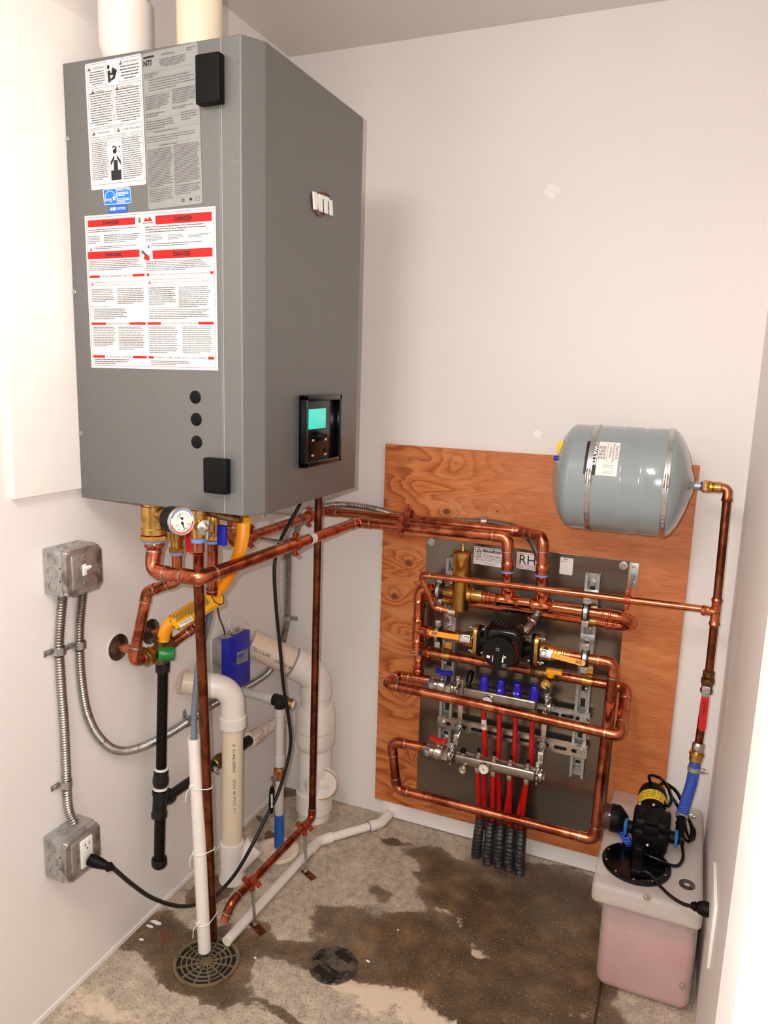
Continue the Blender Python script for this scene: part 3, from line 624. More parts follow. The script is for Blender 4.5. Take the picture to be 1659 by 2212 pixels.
# ------------------------------------------------ power cord
cd_=T('power_cord','long black power cord hanging from the boiler down to the wall outlet','power cord')
P0=V((.078,cy,cz-.017)); P1=X(.135,245,1876)
cp_=[P1,X(.14,285,1910),X(.14,330,1940),X(.13,385,1957),X(.12,430,1952),X(.125,470,1930),X(.16,510,1885),X(.19,545,1825),X(.2,575,1765),X(.21,600,1715),X(.22,620,1650),X(.225,628,1600),X(.23,622,1540),X(.235,612,1480),X(.24,605,1400),X(.245,598,1330),X(.25,593,1260),X(.25,594,1210),X(.255,605,1170),X(.26,625,1130),X(.26,645,1095),X(.26,655,1072)]
MB().sweep(resample(cat(cp_,8),.012),.0052,10).build('cable','rubber',cd_)
d=(P1-P0).normalized(); q=MB(); _,u_,w_=frame(d)
q.sweep([P0,P0+d*.012,P0+d*.03,P0+d*.045,P0+d*.048,P0+d*.052,P0+d*.056,P1],[.013,.0145,.012,.0085,.011,.011,.0075,.006],10); q.build('plug','black',cd_)
for dy in (-.006,.006):
    MB().box((.0746,P0.y+dy-.0008,P0.z-.003),(.08,P0.y+dy+.0008,P0.z+.003)).build('prong','brass',cd_)
# ============================================================ CONNECTIONS UNDER THE BOILER
def band(root,c,d,r,w,mat='dope',name='sealant_band'): return MB().ring(c,d,r*.9,r*1.03,w,20).build(name,mat,root)
ya=-.885
def zat(u,v,y=ya): return Y(y,u,v)
DN=V((0,0,-1))
# main supply: union, elbow, run along the left wall, then along the back wall to the header
ms=T('supply_main','thick copper main from the big left boiler fitting to the left riser','copper pipe')
top=zat(331,1094); x1=top.x; zc=zat(337,1232).z
k=MB(); r=.0265; zt=Z0+.003; z2=zat(331,1152).z
k.lathe((x1,ya,zt),DN,[(r*.86,0),(r*.86,.012),(r,.013),(r,zt-z2-.014),(r*1.06,zt-z2-.012),(r*1.06,zt-z2),(r*.8,zt-z2+.001)],28); k.lathe((x1,ya,(zt+z2)/2+.01),(.75,-.3,0),[(.015,0),(.012,r+.012),(0,r+.013)],16)
k.build('brass_body','brass',ms,'fat brass union body')
k=MB(); hexnut(k,(x1,ya,z2-.008),(0,0,1),.0315,.013); k.build('union_nut','brass',ms); band(ms,(x1,ya,z2-.017),(0,0,1),.023,.005)
k=MB(); k.lathe((x1,ya,z2-.017),DN,[(.019,0),(.0205,.004),(.0205,.012),(.017,.016),(.017,.03)],24)
for a in range(8):
    k.obox((x1+.019*math.cos(a*math.pi/4),ya+.019*math.sin(a*math.pi/4),z2-.026),(math.cos(a*math.pi/4),math.sin(a*math.pi/4),0),(0,0,1),(-math.sin(a*math.pi/4),math.cos(a*math.pi/4),0),.006,.01,.007,.002)
k.build('adapter','copper',ms)
rm=.0152
c2=Y(-.915,431,1249); far=Y(-.125,772,1128); far2=Y(-.125,1097,1168)
zz=(c2.z+far.z)/2
P=[V((x1,ya,z2-.03)),V((x1,ya-.01,zc)),V((c2.x,-.915,c2.z)),far,Y(-.125,1097,1160),Y(-.13,1096,1232)]
run(ms,P,rm,'copper','sweat',R=.026,L=.018)
# paper tag on the main
d=(far-c2).normalized(); t0=X(far.x,672,1168); tt=c2+d*((t0-c2).dot(d))
MB().cyl(tt-d*.012,tt+d*.014,rm+.0006,20).build('tape_label','paper',ms,'small white tape label')
k=MB()
for i,tx in enumerate(('1','1/2')):
    vs,fs=tmesh(tx,.02); n=V((.75,-.6,.25)).normalized(); u=d; w=n.cross(u)
    k.add([tt+d*(-.008+i*.008)+(d*a*.006)+(w*-1*(b_-.5)*.01)+n*(rm+.002) for a,b_ in vs],fs)
k.build('handwriting','ink',ms)
# pipe 2: brass valve, red lever, drops toward the mixing valve
def valve_v(root,x,y,zt,zb_,r,rp,hex_=True):
    L=zt-zb_; k=MB(); k.lathe((x,y,zt),DN,[(r*.8,0),(r*.8,L*.2),(r,L*.24),(r*1.08,L*.5),(r,L*.78),(r*.8,L*.8),(r*.8,L)],24); k.build('valve_body','brass',root)
    k=MB(); hexnut(k,(x,y,zb_+.006),(0,0,1),r*1.02,.013); k.build('hex_nut','brass',root); band(root,(x,y,zb_-.003),(0,0,1),rp*1.25,.006)
hot=T('hot_water_pipe','copper pipe from the fitting under the dial gauge down to the green capped valve','copper pipe')
y2=-.80; t=Y(y2,382,1110); b2=Y(y2,382,1192); valve_v(hot,b2.x,y2,Z0+.002,b2.z,.0185,.0125)
k=MB(); g=Y(y2-.01,405,1172); k.box((g.x-.004,g.y-.004,g.z-.022),(g.x+.014,g.y+.004,g.z+.03),.003); k.build('lever','red',hot,'red lever handle')
c1=Y(y2,383,1254); ca=X(.085,318,1278); cb=X(.062,287,1428); cc=X(.062,310,1423)
run(hot,[V((b2.x,y2,b2.z-.004)),c1,ca,cb,cc+ (cc-cb).normalized()*.01],.0128,'copper','sweat',R=.019,L=.015)
# gauge
gg=T('dial_gauge','round white dial gauge with red and blue scale under the boiler','gauge')
n=V((.93,-.36,.05)).normalized(); gc=X(.335,393,1126); gr=.0285
k=MB(); k.lathe(gc-n*.046,n,[(gr*.6,0),(gr*.93,.004),(gr*.96,.036),(gr,.04)],32); k.build('housing','black',gg)
MB().lathe(gc-n*.007,n,[(gr*1.0,0),(gr*1.04,.006),(gr*.98,.0092),(gr*.92,.0085),(gr*.92,.002)],32,True).build('bezel','nickel',gg)
MB().lathe(gc-n*.002,n,[(gr*.95,0),(gr*.94,.002),(0,.0022)],32).build('dial_face','paper',gg)
uu=V((-n.y,n.x,0)).normalized(); dd=n.cross(uu)*-1
if dd.z>0: dd=-dd
f=FR(gc-uu*gr-dd*gr+n*.0006,uu,dd,n,2*gr,2*gr)
def arcband(mb,a0,a1,r0,r1):
    N=10
    for i in range(N):
        a=math.radians(a0+(a1-a0)*i/N); b=math.radians(a0+(a1-a0)*(i+1)/N)
        f.poly(mb,[(.5+r0*math.cos(a),.5+r0*math.sin(a)),(.5+r1*math.cos(a),.5+r1*math.sin(a)),(.5+r1*math.cos(b),.5+r1*math.sin(b)),(.5+r0*math.cos(b),.5+r0*math.sin(b))])
k=MB(); arcband(k,5,170,.40,.44); k.build('red_scale','ink_red',gg); k=MB(); arcband(k,-160,-20,.40,.43); k.build('blue_scale','ink_navy',gg)
k=MB(); f.poly(k,[(.5,.4),(.27,.22),(.48,.42)]); f.poly(k,[(.47,.55),(.54,.55),(.6,.88)]); f.poly(k,[(.5+.05*math.cos(a*.6),.4+.05*math.sin(a*.6)) for a in range(10)]); f.poly(k,[(.5+.05*math.cos(a*.6),.56+.05*math.sin(a*.6)) for a in range(10)])
for tx,x,y in (('0',.3,.33),('1',.4,.22),('2',.5,.18),('3',.62,.22),('4',.7,.33),('20',.24,.6),('40',.32,.74),('60',.46,.8),('80',.62,.74),('100',.7,.6)): f.text(k,tx,x,y,x+.04*len(tx),y+.06,0)
k.build('pointer_and_numbers','ink',gg)
# relief valve + discharge down to the drain
rv=T('relief_discharge_pipe','tall dull copper pipe dropping to the floor drain in front of everything','copper pipe')
y3=-.865; t=Y(y3,426,1108); b3=Y(y3,428,1163)
k=MB(); k.lathe((b3.x,y3,Z0+.002),DN,[(.012,0),(.012,.01),(.018,.014),(.0185,.03),(.0165,.045),(.0145,Z0-b3.z)],24); k.lathe((b3.x,y3,b3.z+.028),(.8,-.5,.1),[(.014,0),(.013,.02),(.012,.026)],20); k.build('valve_body','brass',rv)
dsc=X(.36,443,1140); MB().lathe(dsc-V((.8,-.55,.08))*.006,(.8,-.55,.08),[(.012,0),(.0155,.003),(.0158,.006),(.009,.009),(.004,.014),(0,.0145)],24).build('test_knob','nickel',rv)
k=MB(); a=X(.365,451,1144); k.obox(a,(0,.1,1),(1,0,0),(0,1,0),.04,.004,.009,.001); k.build('test_lever','nickel',rv)
band(rv,(b3.x,y3,b3.z-.004),(0,0,1),.0145,.009)
k=MB().lathe((b3.x,y3,b3.z-.008),DN,[(.0138,0),(.0138,.022),(.0125,.023)],20).build('adapter','copper',rv)
base_=Z(.02,460,2026); c_top=V((b3.x,y3,b3.z-.03)); mid=Y(-.845,429,1262); 
k=MB(); k.cyl(c_top,mid,.0118,18); k.build('pipe','copper',rv); MB().cyl(mid,base_,.0118,18).build('pipe','copper_old',rv,'dull brown lower length')
# pipe 4 cold
cw=T('cold_water_pipe','slim copper pipe with a blue lever behind the supply main','copper pipe')
y4=-.80; b4=Y(y4,460,1168); valve_v(cw,b4.x,y4,Z0+.002,b4.z,.0145,.0115)
g=Y(y4-.02,481,1155); MB().box((g.x-.011,g.y-.008,g.z-.024),(g.x+.011,g.y+.004,g.z+.022),.003,3).build('lever','blue',cw,'blue lever handle')
e1=X(.235,458,1286); e2=X(.10,424,1352); e3=X(.066,372,1390)
run(cw,[V((b4.x,y4,b4.z-.004)),e1,e2,e3],.0125,'copper','sweat',R=.019,L=.014)
# brass header between fittings
hb=T('brass_fitting','brass cross piece tucked under the boiler edge','fitting')
k=MB(); a=Y(-.84,450,1108); b_=Y(-.84,520,1122); k.sweep([a,a.lerp(b_,.3),a.lerp(b_,.32),a.lerp(b_,.8),b_],[.008,.008,.0095,.0095,.008],16); k.build('body','brass_dark',hb)
# return main
rm_=T('return_main','upper copper main from behind the yellow hose to the right riser','copper pipe')
xr=.205; s0=X(xr,503,1118); s1=X(xr,504,1172); f1=V((xr,-.062,X(xr,700,1102).z)); f1=Y(-.062,702,1104)
r2=.0145
run(rm_,[V((s0.x,s0.y,Z0+.002)),V((s0.x,s0.y,s1.z)),f1,Y(-.062,1128,1149),Y(-.125,1173,1160),Y(-.13,1170,1240)],r2,'copper','sweat',R=.026,L=.016)
# riser adapters
for root,u,v in ((ms,1096,1233),(rm_,1170,1241)):
    c=Y(-.13,u,v); k=MB(); k.lathe((c.x,c.y,c.z+.03),DN,[(.016,0),(.0185,.004),(.0185,.016),(.0172,.02),(.0178,.03)],22); k.build('adapter','copper',root); band(root,(c.x,c.y,c.z-.002),(0,0,1),.0185,.005)
    MB().cyl((c.x,c.y,c.z-.004),(Y(-.13,u-1,v+45).x,-.13,Y(-.13,u,v+45).z),.0145).build('nipple','copper_bright',root)
# ------------------------------------------------ copper split-ring hangers
def hanger(c,ax,r,rod,lab,mat='coat',ear=None,name='pipe_hanger',grp='split ring pipe hangers'):
    t=T(name,lab,'pipe hanger',grp); c=V(c);ax=V(ax).normalized()
    MB().ring(c,ax,r+.0004,r+.0034,.016,26).build('ring',mat,t)
    e=V(ear if ear is not None else (0,0,1)); e=(e-ax*e.dot(ax)).normalized()
    for s in (1,-1):
        k=MB(); n=ax.cross(e); k.obox(c+e*s*(r+.0095),e,ax,n,.018,.012,.008,.003); k.build('ear',mat,t)
        k=MB(); k.cyl(c+e*s*(r+.011)-n*.009,c+e*s*(r+.011)+n*.009,.0035,10); k.build('ear_screw',mat,t)
    if rod is not None:
        rod=V(rod); d=(rod-c).normalized(); rr=MB(); rr.cyl(c+d*(r+.003),rod,.0045,12).build('threaded_rod','steel',t)
        MB().cyl(c+d*(r+.002),c+d*(r+.016),.008,14).build('rod_socket',mat,t)
    return t
dm=(far-c2).normalized(); q=X(far.x,640,1183); cm=c2+dm*((q-c2).dot(dm))
hanger(cm,dm,rm,(.001,cm.y,cm.z+.01),'copper coloured ring hanger on the thick main beside the small tape label')
db=(f1-V((s0.x,s0.y,s1.z))).normalized(); q=X(xr,545,1160); cbq=V((s0.x,s0.y,s1.z)); cbm=cbq+db*((q-cbq).dot(db))
hanger(cbm,db,r2,(.001,cbm.y,cbm.z),'copper coloured ring hanger on the upper main beside the yellow hose')
q=X(xr,680,1112); cbm=cbq+db*((q-cbq).dot(db)); hanger(cbm,db,r2,(.001,cbm.y,cbm.z),'copper coloured ring hanger on the upper main beside the slim vertical pipe')
hanger(Y(-.125,866,1138),(1,0,0),rm,(Y(-.125,866,1138).x,-.019,Y(-.125,866,1138).z),'copper coloured ring hanger on the lower main at the plywood edge')
hanger(Y(-.062,884,1112),(1,0,0),r2,(Y(-.062,884,1112).x,-.019,Y(-.062,884,1112).z),'copper coloured ring hanger on the upper main at the plywood edge')
# ============================================================ GAS HOSE
gh=T('gas_hose','bright yellow corrugated hose from the boiler to the brass valve','hose')
gp=[X(.345,527,1122),X(.315,524,1160),X(.285,515,1200),X(.265,500,1235),X(.25,478,1268),X(.225,452,1292),X(.19,425,1310),X(.15,395,1326),X(.105,368,1345),X(.082,356,1365),X(.075,353,1382)]
k=MB(); corrug(k,cat(gp,10),.0152,.0114,.0050,18); k.build('corrugated_tube','orange',gh)
k=MB(); c=gp[0]; k.lathe(V((c.x,c.y,Z0+.003)),c-V((c.x,c.y,Z0+.003))+V((0,0,-.001)),[(.013,0),(.013,.008),(.016,.01),(.016,.02),(.013,.022)],20); k.build('brass_end','brass',gh)
# warning sleeve
fl=[X(.245,469,1284),X(.205,438,1303),X(.165,408,1320),X(.13,380,1338)]
k=MB(); k.sweep(cat([q+V((.004,-.004,-.004)) for q in fl],5),[.0225]*16,8); sl=k.build('warning_sleeve','yellow',gh,'yellow printed warning sleeve')
k=MB(); 
for p_,q_ in ((fl[0],fl[0]-fl[1]),(fl[3],fl[3]-fl[2])): k.ring(p_+V((.004,-.004,-.004)),q_,.0205,.0228,.0015,8)
k.build('sleeve_edge','ink',sl)
a,b_=fl[0]+V((.004,-.004,-.004)),fl[3]+V((.004,-.004,-.004)); dd_=(b_-a); n=(CAM-(a+b_)/2); n=(n-dd_*n.dot(dd_)/dd_.length_squared).normalized(); s_=dd_.normalized().cross(n)
if s_.z>0: s_=-s_
f=FR(a+dd_*.06+n*.0236-s_*.017,dd_,s_,n,dd_.length*.88,.036); f2=FR(f.o+f.u*0,dd_,s_,n,f.w,f.h)
k=MB(); f2.greek(k,.02,.02,.97,.62,6,.45); k.build('sleeve_printing','ink',sl)
f3=FR(f.p(.55,.66,0),dd_,s_,n,f.w*.35,f.h*.3); l_=f3.plate('paper_patch','paper',sl); k=MB(); f3.greek(k,.05,.15,.95,.9,3,.5); k.build('patch_printing','ink_grey',l_)
# ============================================================ MIXING VALVE on the left wall
mv=T('mixing_valve','brass valve with a green knob at the left wall above the black pipe','valve')
a=X(.062,306,1426); b_=X(.066,378,1386); d=(b_-a).normalized(); L=(b_-a).length
k=MB(); k.lathe(a,d,[(.012,0),(.012,.008),(.02,.01),(.02,.03),(.016,.034),(.0175,L*.45),(.022,L*.55),(.022,L*.8),(.014,L*.82),(.014,L)],24)
vc=a+d*L*.55; k.lathe(vc+V((0,0,.0)),(0,0,1),[(.016,0),(.015,.03),(.017,.032),(.017,.04),(.01,.041)],20)
k.lathe(vc,(0,0,-1),[(.015,0),(.0155,.035)],20); k.build('valve_body','brass_dark',mv)
k=MB(); hexnut(k,a+d*.02,d,.0245,.02); k.build('union_nut','brass',mv)
gc_=X(.085,352,1413); gd=V((.55,.5,-.05)); k=MB(); k.lathe(gc_-gd.normalized()*.012,gd,[(.0165,0),(.0185,.004),(.0175,.026),(.0165,.038),(.012,.041),(.0115,.0385),(0,.038)],24); k.build('green_knob','green',mv,'ribbed green knob')
for i,(u,v) in enumerate(((255,1398),(325,1364))):
    t=T('wall_escutcheon',('dark metal escutcheon around the copper stub nearest the left photo edge','dark metal escutcheon half hidden behind the slanting copper pipe')[i],'escutcheon','pipe escutcheons')
    c=X(.001,u,v); k=MB(); k.ring(c,(1,0,0),.030,.0375,.0012,32); k.build('paint_ring','trim',t)
    k=MB(); k.lathe(c,(1,0,0),[(.0335,0),(.033,.003),(.022,.007),(.0135,.012),(.0125,.0121)],32); k.build('flange','flange',t)
    k=MB(); k.cyl(c,c+V((.05,.004,.0)),.0112,18); k.build('stub_pipe','copper',t)
    k=MB(); e=c+V((.05,.004,0)); tgt=a+d*(L*.3 if i==0 else L*.8); k.sweep([c+V((.042,0,0)),e,e.lerp(tgt,.5),tgt],[.0135,.014,.012,.012],14); k.build('tail_fitting','brass_dark',t)
# ============================================================ BLACK IRON PIPE
gi=T('black_iron_pipe','vertical black iron pipe with a threaded tee and capped end under the green knobbed valve','iron pipe')
px_=.055; t0=X(px_,351,1440); 
def gp_(u,v): return X(px_,u,v)
A=gp_(352,1437); B=gp_(348,1665); Cc=gp_(345,1735); E=gp_(344,1855)
MB().cyl(A,B,.0135,20).build('pipe','gas_black',gi); MB().cyl(B,E,.0145,20).build('pipe','gas_black',gi)
k=MB(); k.lathe(A+V((0,0,.01)),B-A,[(.0175,0),(.0185,.004),(.0185,.024),(.017,.028),(.014,.029)],20); k.build('top_collar','iron',gi)
d=(Cc-B).normalized(); k=MB(); k.lathe(B-d*.004,d,[(.0175,0),(.019,.003),(.0185,.012),(.0205,.022),(.0215,.032),(.019,.043),(.0175,.045)],22); k.build('reducer','iron',gi)
k=MB(); k.ring(B-d*.005,d,.013,.018,.006,20); k.ring(B+d*.047,d,.013,.0185,.006,20); k.build('thread_sealant','paper',gi)
br=V((0,1,0)); k=MB(); k.lathe(Cc-d*.035,d,[(.0205,0),(.021,.01),(.0185,.012),(.0185,.058),(.021,.06),(.0205,.072)],22); k.lathe(Cc,br+V((0,0,.0)),[(.017,0),(.018,.03),(.021,.032),(.021,.042)],22); k.build('tee','iron',gi)
k=MB(); k.lathe(E-V((0,0,.022)),(0,0,1),[(.008,-.004),(.017,0),(.0205,.006),(.0205,.02),(.0195,.024)],20); k.build('end_cap','iron',gi)
b1_=Cc+br*.04; b2_=X(px_,470,1647); MB().cyl(b1_,b2_,.0135,20).build('branch_pipe','iron',gi)
vl=T('brass_gas_valve','small dull brass gas valve behind the cream standpipe','valve')
k=MB(); k.lathe(b2_-V((0,.02,0)),(0,1,0),[(.013,0),(.018,.004),(.02,.02),(.022,.035),(.018,.05),(.016,.058)],20); k.build('body','brass_dark',vl)
k=MB(); c=X(px_+.02,465,1662); hexnut(k,c,(1,-.3,-.2),.009,.012); k.cyl(c,c+V((.014,-.006,-.008)),.005,12); k.build('stem','steel',vl)
p0=b2_+V((0,.04,0)); p1=X(px_,540,1598)
bp=T('black_pipe','short black pipe running into the speckled coupling near the corner','iron pipe'); MB().cyl(p0,p1,.0165,20).build('pipe','gas_black',bp)
ws=T('speckled_pipe','white pipe with an orange speckled coupling near the corner','pipe'); d=(p1-p0).normalized(); p2=X(px_,612,1552)
k=MB(); k.lathe(p1-d*.006,d,[(.021,0),(.0245,.002),(.0245,.05),(.022,.056),(.023,.07),(.0185,.072)],24); k.build('coupling','pvc_speck',ws); MB().cyl(p1+d*.05,p2,.018,20).build('pipe','pvc_speck',ws)
# ============================================================ BLUE BOX
bb=T('control_transformer','blue boxed low voltage device with grey back on the left wall','blue box')
Ay=X(.06,494,1385).y; By_=X(.06,538,1365).y; zt=.715; zb_=X(.06,538,1467).z-.005
MB().box((.0005,Ay,zb_),(.034,By_,zt-.006),.002).build('back_plate','galv',bb)
MB().box((.0345,Ay-.002,zb_-.003),(.062,By_+.003,zt),.0025).build('cover','blue',bb)
f=FR((.0622,Ay+.045,zt-.045),(0,1,0),(0,0,-1),(1,0,0),.058,.036); f=fr3(lambda u,v:X(.0622,u,v),(512,1410),(536,1401),(511,1436),(1,0,0))
l_=f.plate('label','silver',bb,'small silver printed label'); k=MB(); f.quad(k,.05,.2,.6,.5); k.build('label_mark','ink_navy',l_); k=MB(); f.greek(k,.05,.6,.95,.9,2,.5); f.greek(k,.7,.1,.95,.5,2,.4); k.build('label_print','ink_grey',l_)
for i,yy in enumerate((.2,.55,.8)):
    k=MB(); yv=Ay+(By_-Ay)*yy; k.box((.018,yv-.012,zt-.007),(.05,yv+.012,zt+.003),.001); hexnut(k,(.034,yv,zt+.007),(0,0,1),.006,.008); k.build('terminal','steel',bb)
wr=T('brown_wire','thin twisted brown wire from above down to the blue box','wire'); MB().sweep(resample(cat([X(.12,466,1296),X(.08,470,1315),X(.06,474,1335),X(.045,482,1355),V((.034,Ay+.02,zt+.006))],8),.006),.0026,8).build('wire',mk('brown_wire_insulation',(92,62,48),.5),wr)
wr=T('white_wire','thin white wire arching from the blue box to the cream pipe','wire'); MB().sweep(resample(cat([V((.034,Ay+.055,zt+.006)),X(.035,494,1345),X(.035,503,1331),X(.035,517,1332),X(.03,530,1342),X(.02,538,1352)],8),.006),.0017,8).build('wire','white',wr)
# ============================================================ MANIFOLD PANEL
XD=V((1,0,0)); UP=V((0,0,1)); FW=V((0,-1,0))
# vertical channel struts
for i,(xc_,lab) in enumerate(((Y(-.05,972,1300).x,'left vertical slotted steel channel behind the brass separator side pipes'),(Y(-.05,1275,1300).x,'right vertical slotted steel channel under the cushion clamps'))):
    t=T('strut_channel',lab,'channel','vertical strut channels'); zt_=.945 if i==0 else .950; zb_=.318
    k=MB(); w=.0205
    pr=[(-w,-.0212),(w,-.0212),(w,-.042),(w-.008,-.042),(w-.008,-.040),(w-.0025,-.040),(w-.0025,-.0235),(-w+.0025,-.0235),(-w+.0025,-.040),(-w+.008,-.040),(-w+.008,-.042),(-w,-.042)]
    k.prism([(xc_+a,b,zb_) for a,b in pr],(0,0,zt_-zb_)); k.build('channel','galv',t,sm=False)
    k=MB()
    for j in range(12):
        z=zb_+.035+j*.05
        if z<zt_-.03: k.obox((xc_,-.0237,z),XD,UP,FW,.014,.026,.0006,.0001)
    k.build('slots','pit',t,sm=False)
    for z in (zt_-.028,zb_+.028): k=MB(); k.lathe((xc_,-.0236,z),FW,[(.012,0),(.012,.0015),(.008,.002)],20); hexnut(k,(xc_,-.029,z),FW,.0075,.008); k.build('bolt','steel',t)
# horizontal slotted rails
for i,(u,v,u2,v2,lab) in enumerate(((945,1556,1267,1631,'lower slotted steel rail crossing behind the red pipes'),(1000,1497,1273,1563,'upper steel rail behind the upper manifold'))):
    a=Y(-.058,u,v);b=Y(-.058,u2,v2); z=(a.z+b.z)/2; h=.0175
    t=T('mounting_rail',lab,'rail','horizontal manifold rails')
    k=MB(); k.prism([(a.x,-.0425,z+h),(a.x,-.058,z+h),(a.x,-.058,z-h),(a.x,-.0425,z-h),(a.x,-.0425,z-h+.002),(a.x,-.056,z-h+.002),(a.x,-.056,z+h-.002),(a.x,-.0425,z+h-.002)],(b.x-a.x,0,0)); k.build('rail','nickel' if i==0 else 'galv',t,sm=False)
    k=MB(); n=9
    for j in range(n):
        xx_=a.x+(b.x-a.x)*(j+.5)/n; k.obox((xx_,-.0583,z),XD,UP,FW,.028,.011,.0006,.0002)
        k.lathe((xx_-.014,-.058,z),FW,[(.0055,0),(.0055,.0006)],12); k.lathe((xx_+.014,-.058,z),FW,[(.0055,0),(.0055,.0006)],12)
    k.build('slots','pit',t,sm=False)
    for xx_ in (a.x+.018,b.x-.018): k=MB(); k.lathe((xx_,-.0585,z),FW,[(.0115,0),(.0115,.0015)],20); hexnut(k,(xx_,-.063,z),FW,.0065,.007); k.build('bolt','steel',t)
    if i==0: railz=z
# ---------------- header pipes (y=-.13)
yh=-.13; rh=.0148
hd=T('header_pipe','copper header with two tees, running right from the brass separator into a U bend','copper pipe')
h0=Y(yh,1040,1286); t1=Y(yh,1097,1293); t2=Y(yh,1170,1305); h1=Y(yh,1300,1336); zh=(h0.z+t1.z+t2.z+h1.z)/4+.0; 
yb=-.072; zb1=Y(yb,1260,1338).z
u0=V((1.118,yh,zh-.002)); u1=V((1.118,yb,zb1))
k=MB(); hx0=.735; k.cyl((hx0,yh,zh),(1.105,yh,zh),rh,20); k.build('pipe','copper_bright',hd)
for t_ in (t1,t2): tee((t_.x,yh,zh),XD,UP,rh,'copper_bright',hd,L=.066,bl=.036)
k=MB(); collar(k,(1.085,yh,zh),XD,.03,rh); collar(k,(.752,yh,zh),XD,.02,rh); k.build('press_collar','copper_bright',hd)
cx_=1.108; mz=(zh+zb1)/2; my=(yh+yb)/2; hv=V((0,yh-my,zh-mz)); rr=hv.length; pth=[V((cx_+rr*1.15*math.sin(a),my,mz))+hv*math.cos(a) for a in [i/18*math.pi for i in range(19)]]
k=MB(); k.sweep([V((1.09,yh,zh))]+pth+[V((1.09,yb,zb1))],rh*1.08,18); k.build('return_bend','copper_bright',hd)
k=MB(); collar(k,(1.092,yb,zb1),XD,.03,rh); k.build('press_collar','copper_bright',hd)
xl_b=Y(yb,909,1300).x
k=MB(); k.cyl((1.09,yb,zb1),(xl_b+.02,yb,zb1),.0138,20); k.build('rear_pipe','copper_bright',hd,'parallel lower rear length of the U bend')
k=MB()
for (u,v) in ((1103,1322),): c=Y(yb,u,v); k.ring((c.x,yb,zb1),XD,.0139,.0146,.003,18)
k.build('green_mark','green',hd)
# left bypass column (rear)
zbp=Y(yb,1100,1442).z; zbp=(Y(yb,1000,1420).z+Y(yb,1250,1470).z)/2
bc=T('bypass_column','rear copper column at the panel left, ending in a short coupling','copper pipe')
run(bc,[V((xl_b+.035,yb,zb1)),V((xl_b,yb,zb1)),V((xl_b,yb,zbp+.02))],.0138,'copper_bright','press',R=.02,L=.02)
tee((xl_b,yb,zbp),UP,XD,.0138,'copper_bright',bc,L=.07,bl=.04)
zl=Y(yb,908,1452).z; k=MB(); k.cyl((xl_b,yb,zbp-.03),(xl_b,yb,zl),.0138,18); k.build('pipe','copper_bright',bc); k=MB(); k.lathe((xl_b,yb,zl+.02),DN,[(.0138,0),(.019,.004),(.0165,.008),(.019,.014),(.0195,.034),(.0165,.04)],20); k.build('coupling','copper_bright',bc)
# left column (front)
lc=T('pump_feed_pipe','copper pipe bending down left of the brass separator and teeing right into the pump','copper pipe')
xl=Y(yh,903,1330).x; zt1=zh; zp=(Y(yh,1032,1380).z+Y(yh,1250,1422).z)/2
run(lc,[V((Y(yh,940,1278).x,yh,zt1)),V((xl,yh,zt1)),V((xl,yh,zp+.02))],rh,'copper_bright','press',R=.024,L=.024)
tee((xl,yh,zp),UP,XD,rh,'copper_bright',lc,L=.08,bl=.045)
k=MB(); zq=Y(yh,898,1410).z; k.cyl((xl,yh,zp-.03),(xl,yh,zq),rh,18); k.build('pipe','copper_bright',lc); k=MB(); collar(k,(xl,yh,zp-.062),UP,.03,rh); k.build('coupling','copper_bright',lc)
k=MB(); hexnut(k,(xl,yh,zq+.004),UP,.019,.014); k.build('end_plug','nickel',lc,'grey hexagonal end plug')
xpl=Y(yh,985,1368).x; MB().cyl((xl+.03,yh,zp),(xpl+.012,yh,zp),rh,20).build('pump_branch','copper_bright',lc)
# ---------------- air separator
sx_=Y(yh,997,1250).x; zs0=Y(yh,992,1318).z; zs1=Y(yh,1002,1196).z+.006
se=T('air_separator','tall brass air separator cylinder with a vent on top','air separator')
k=MB(); R_=.0272; k.lathe((sx_,yh,zs0),UP,[(R_*.55,-.004),(R_*.85,0),(R_,.006),(R_,zs1-zs0-.02),(R_*1.04,zs1-zs0-.018),(R_*1.04,zs1-zs0-.004),(R_*.9,zs1-zs0),(R_*.4,zs1-zs0+.003)],36)
k.lathe((sx_-.058,yh,zh),XD,[(.0155,0),(.0165,.002),(.0165,.034),(.019,.045)],24); k.lathe((sx_+.066,yh,zh),-XD,[(.0168,0),(.0175,.003),(.0175,.03),(.0195,.032),(.0195,.044)],24); k.build('body','brass',se)
k=MB(); k.lathe((sx_,yh,zs1),UP,[(.006,0),(.006,.006),(.0045,.008),(.0045,.02),(.0065,.021),(.0065,.026),(.003,.027)],16); k.build('vent_cap','brass',se)
k=MB(); k.lathe((sx_-.001,yh,zs0-.002),DN,[(.011,0),(.0115,.005),(.011,.009)],16); k.build('sealant','blue_clip',se)
# feed line (slim) in front
fe=T('feed_pipe','long slim copper feed pipe crossing in front of everything on the panel','copper pipe')
yf=-.185; rf=.0093
fa=Y(yf,908,1241); fb=Y(yf,1530,1317); zf=(fa.z+fb.z)/2
fbot=Y(yf+.03,936,1303); 
run(fe,[Y(-.14,978,1322)+V((0,0,0)),Y(-.15,939,1312),V((fa.x,yf,fa.z)),V((fb.x,yf,fb.z))],rf,'copper_bright','sweat',R=.014,L=.012)
a=Y(-.14,978,1322); b_=V((sx_,yh,zs0-.012)); k=MB(); k.lathe(a,XD,[(.0125,-.012),(.0125,.002),(.015,.004),(.015,.01)],16); k.build('adapter','nickel',fe)
k=MB(); k.sweep(arc([a+V((.01,0,0)),V((sx_,yh,a.z)),b_+V((0,0,.012))],.012,6),.0115,16); k.build('brass_elbow','brass',fe)
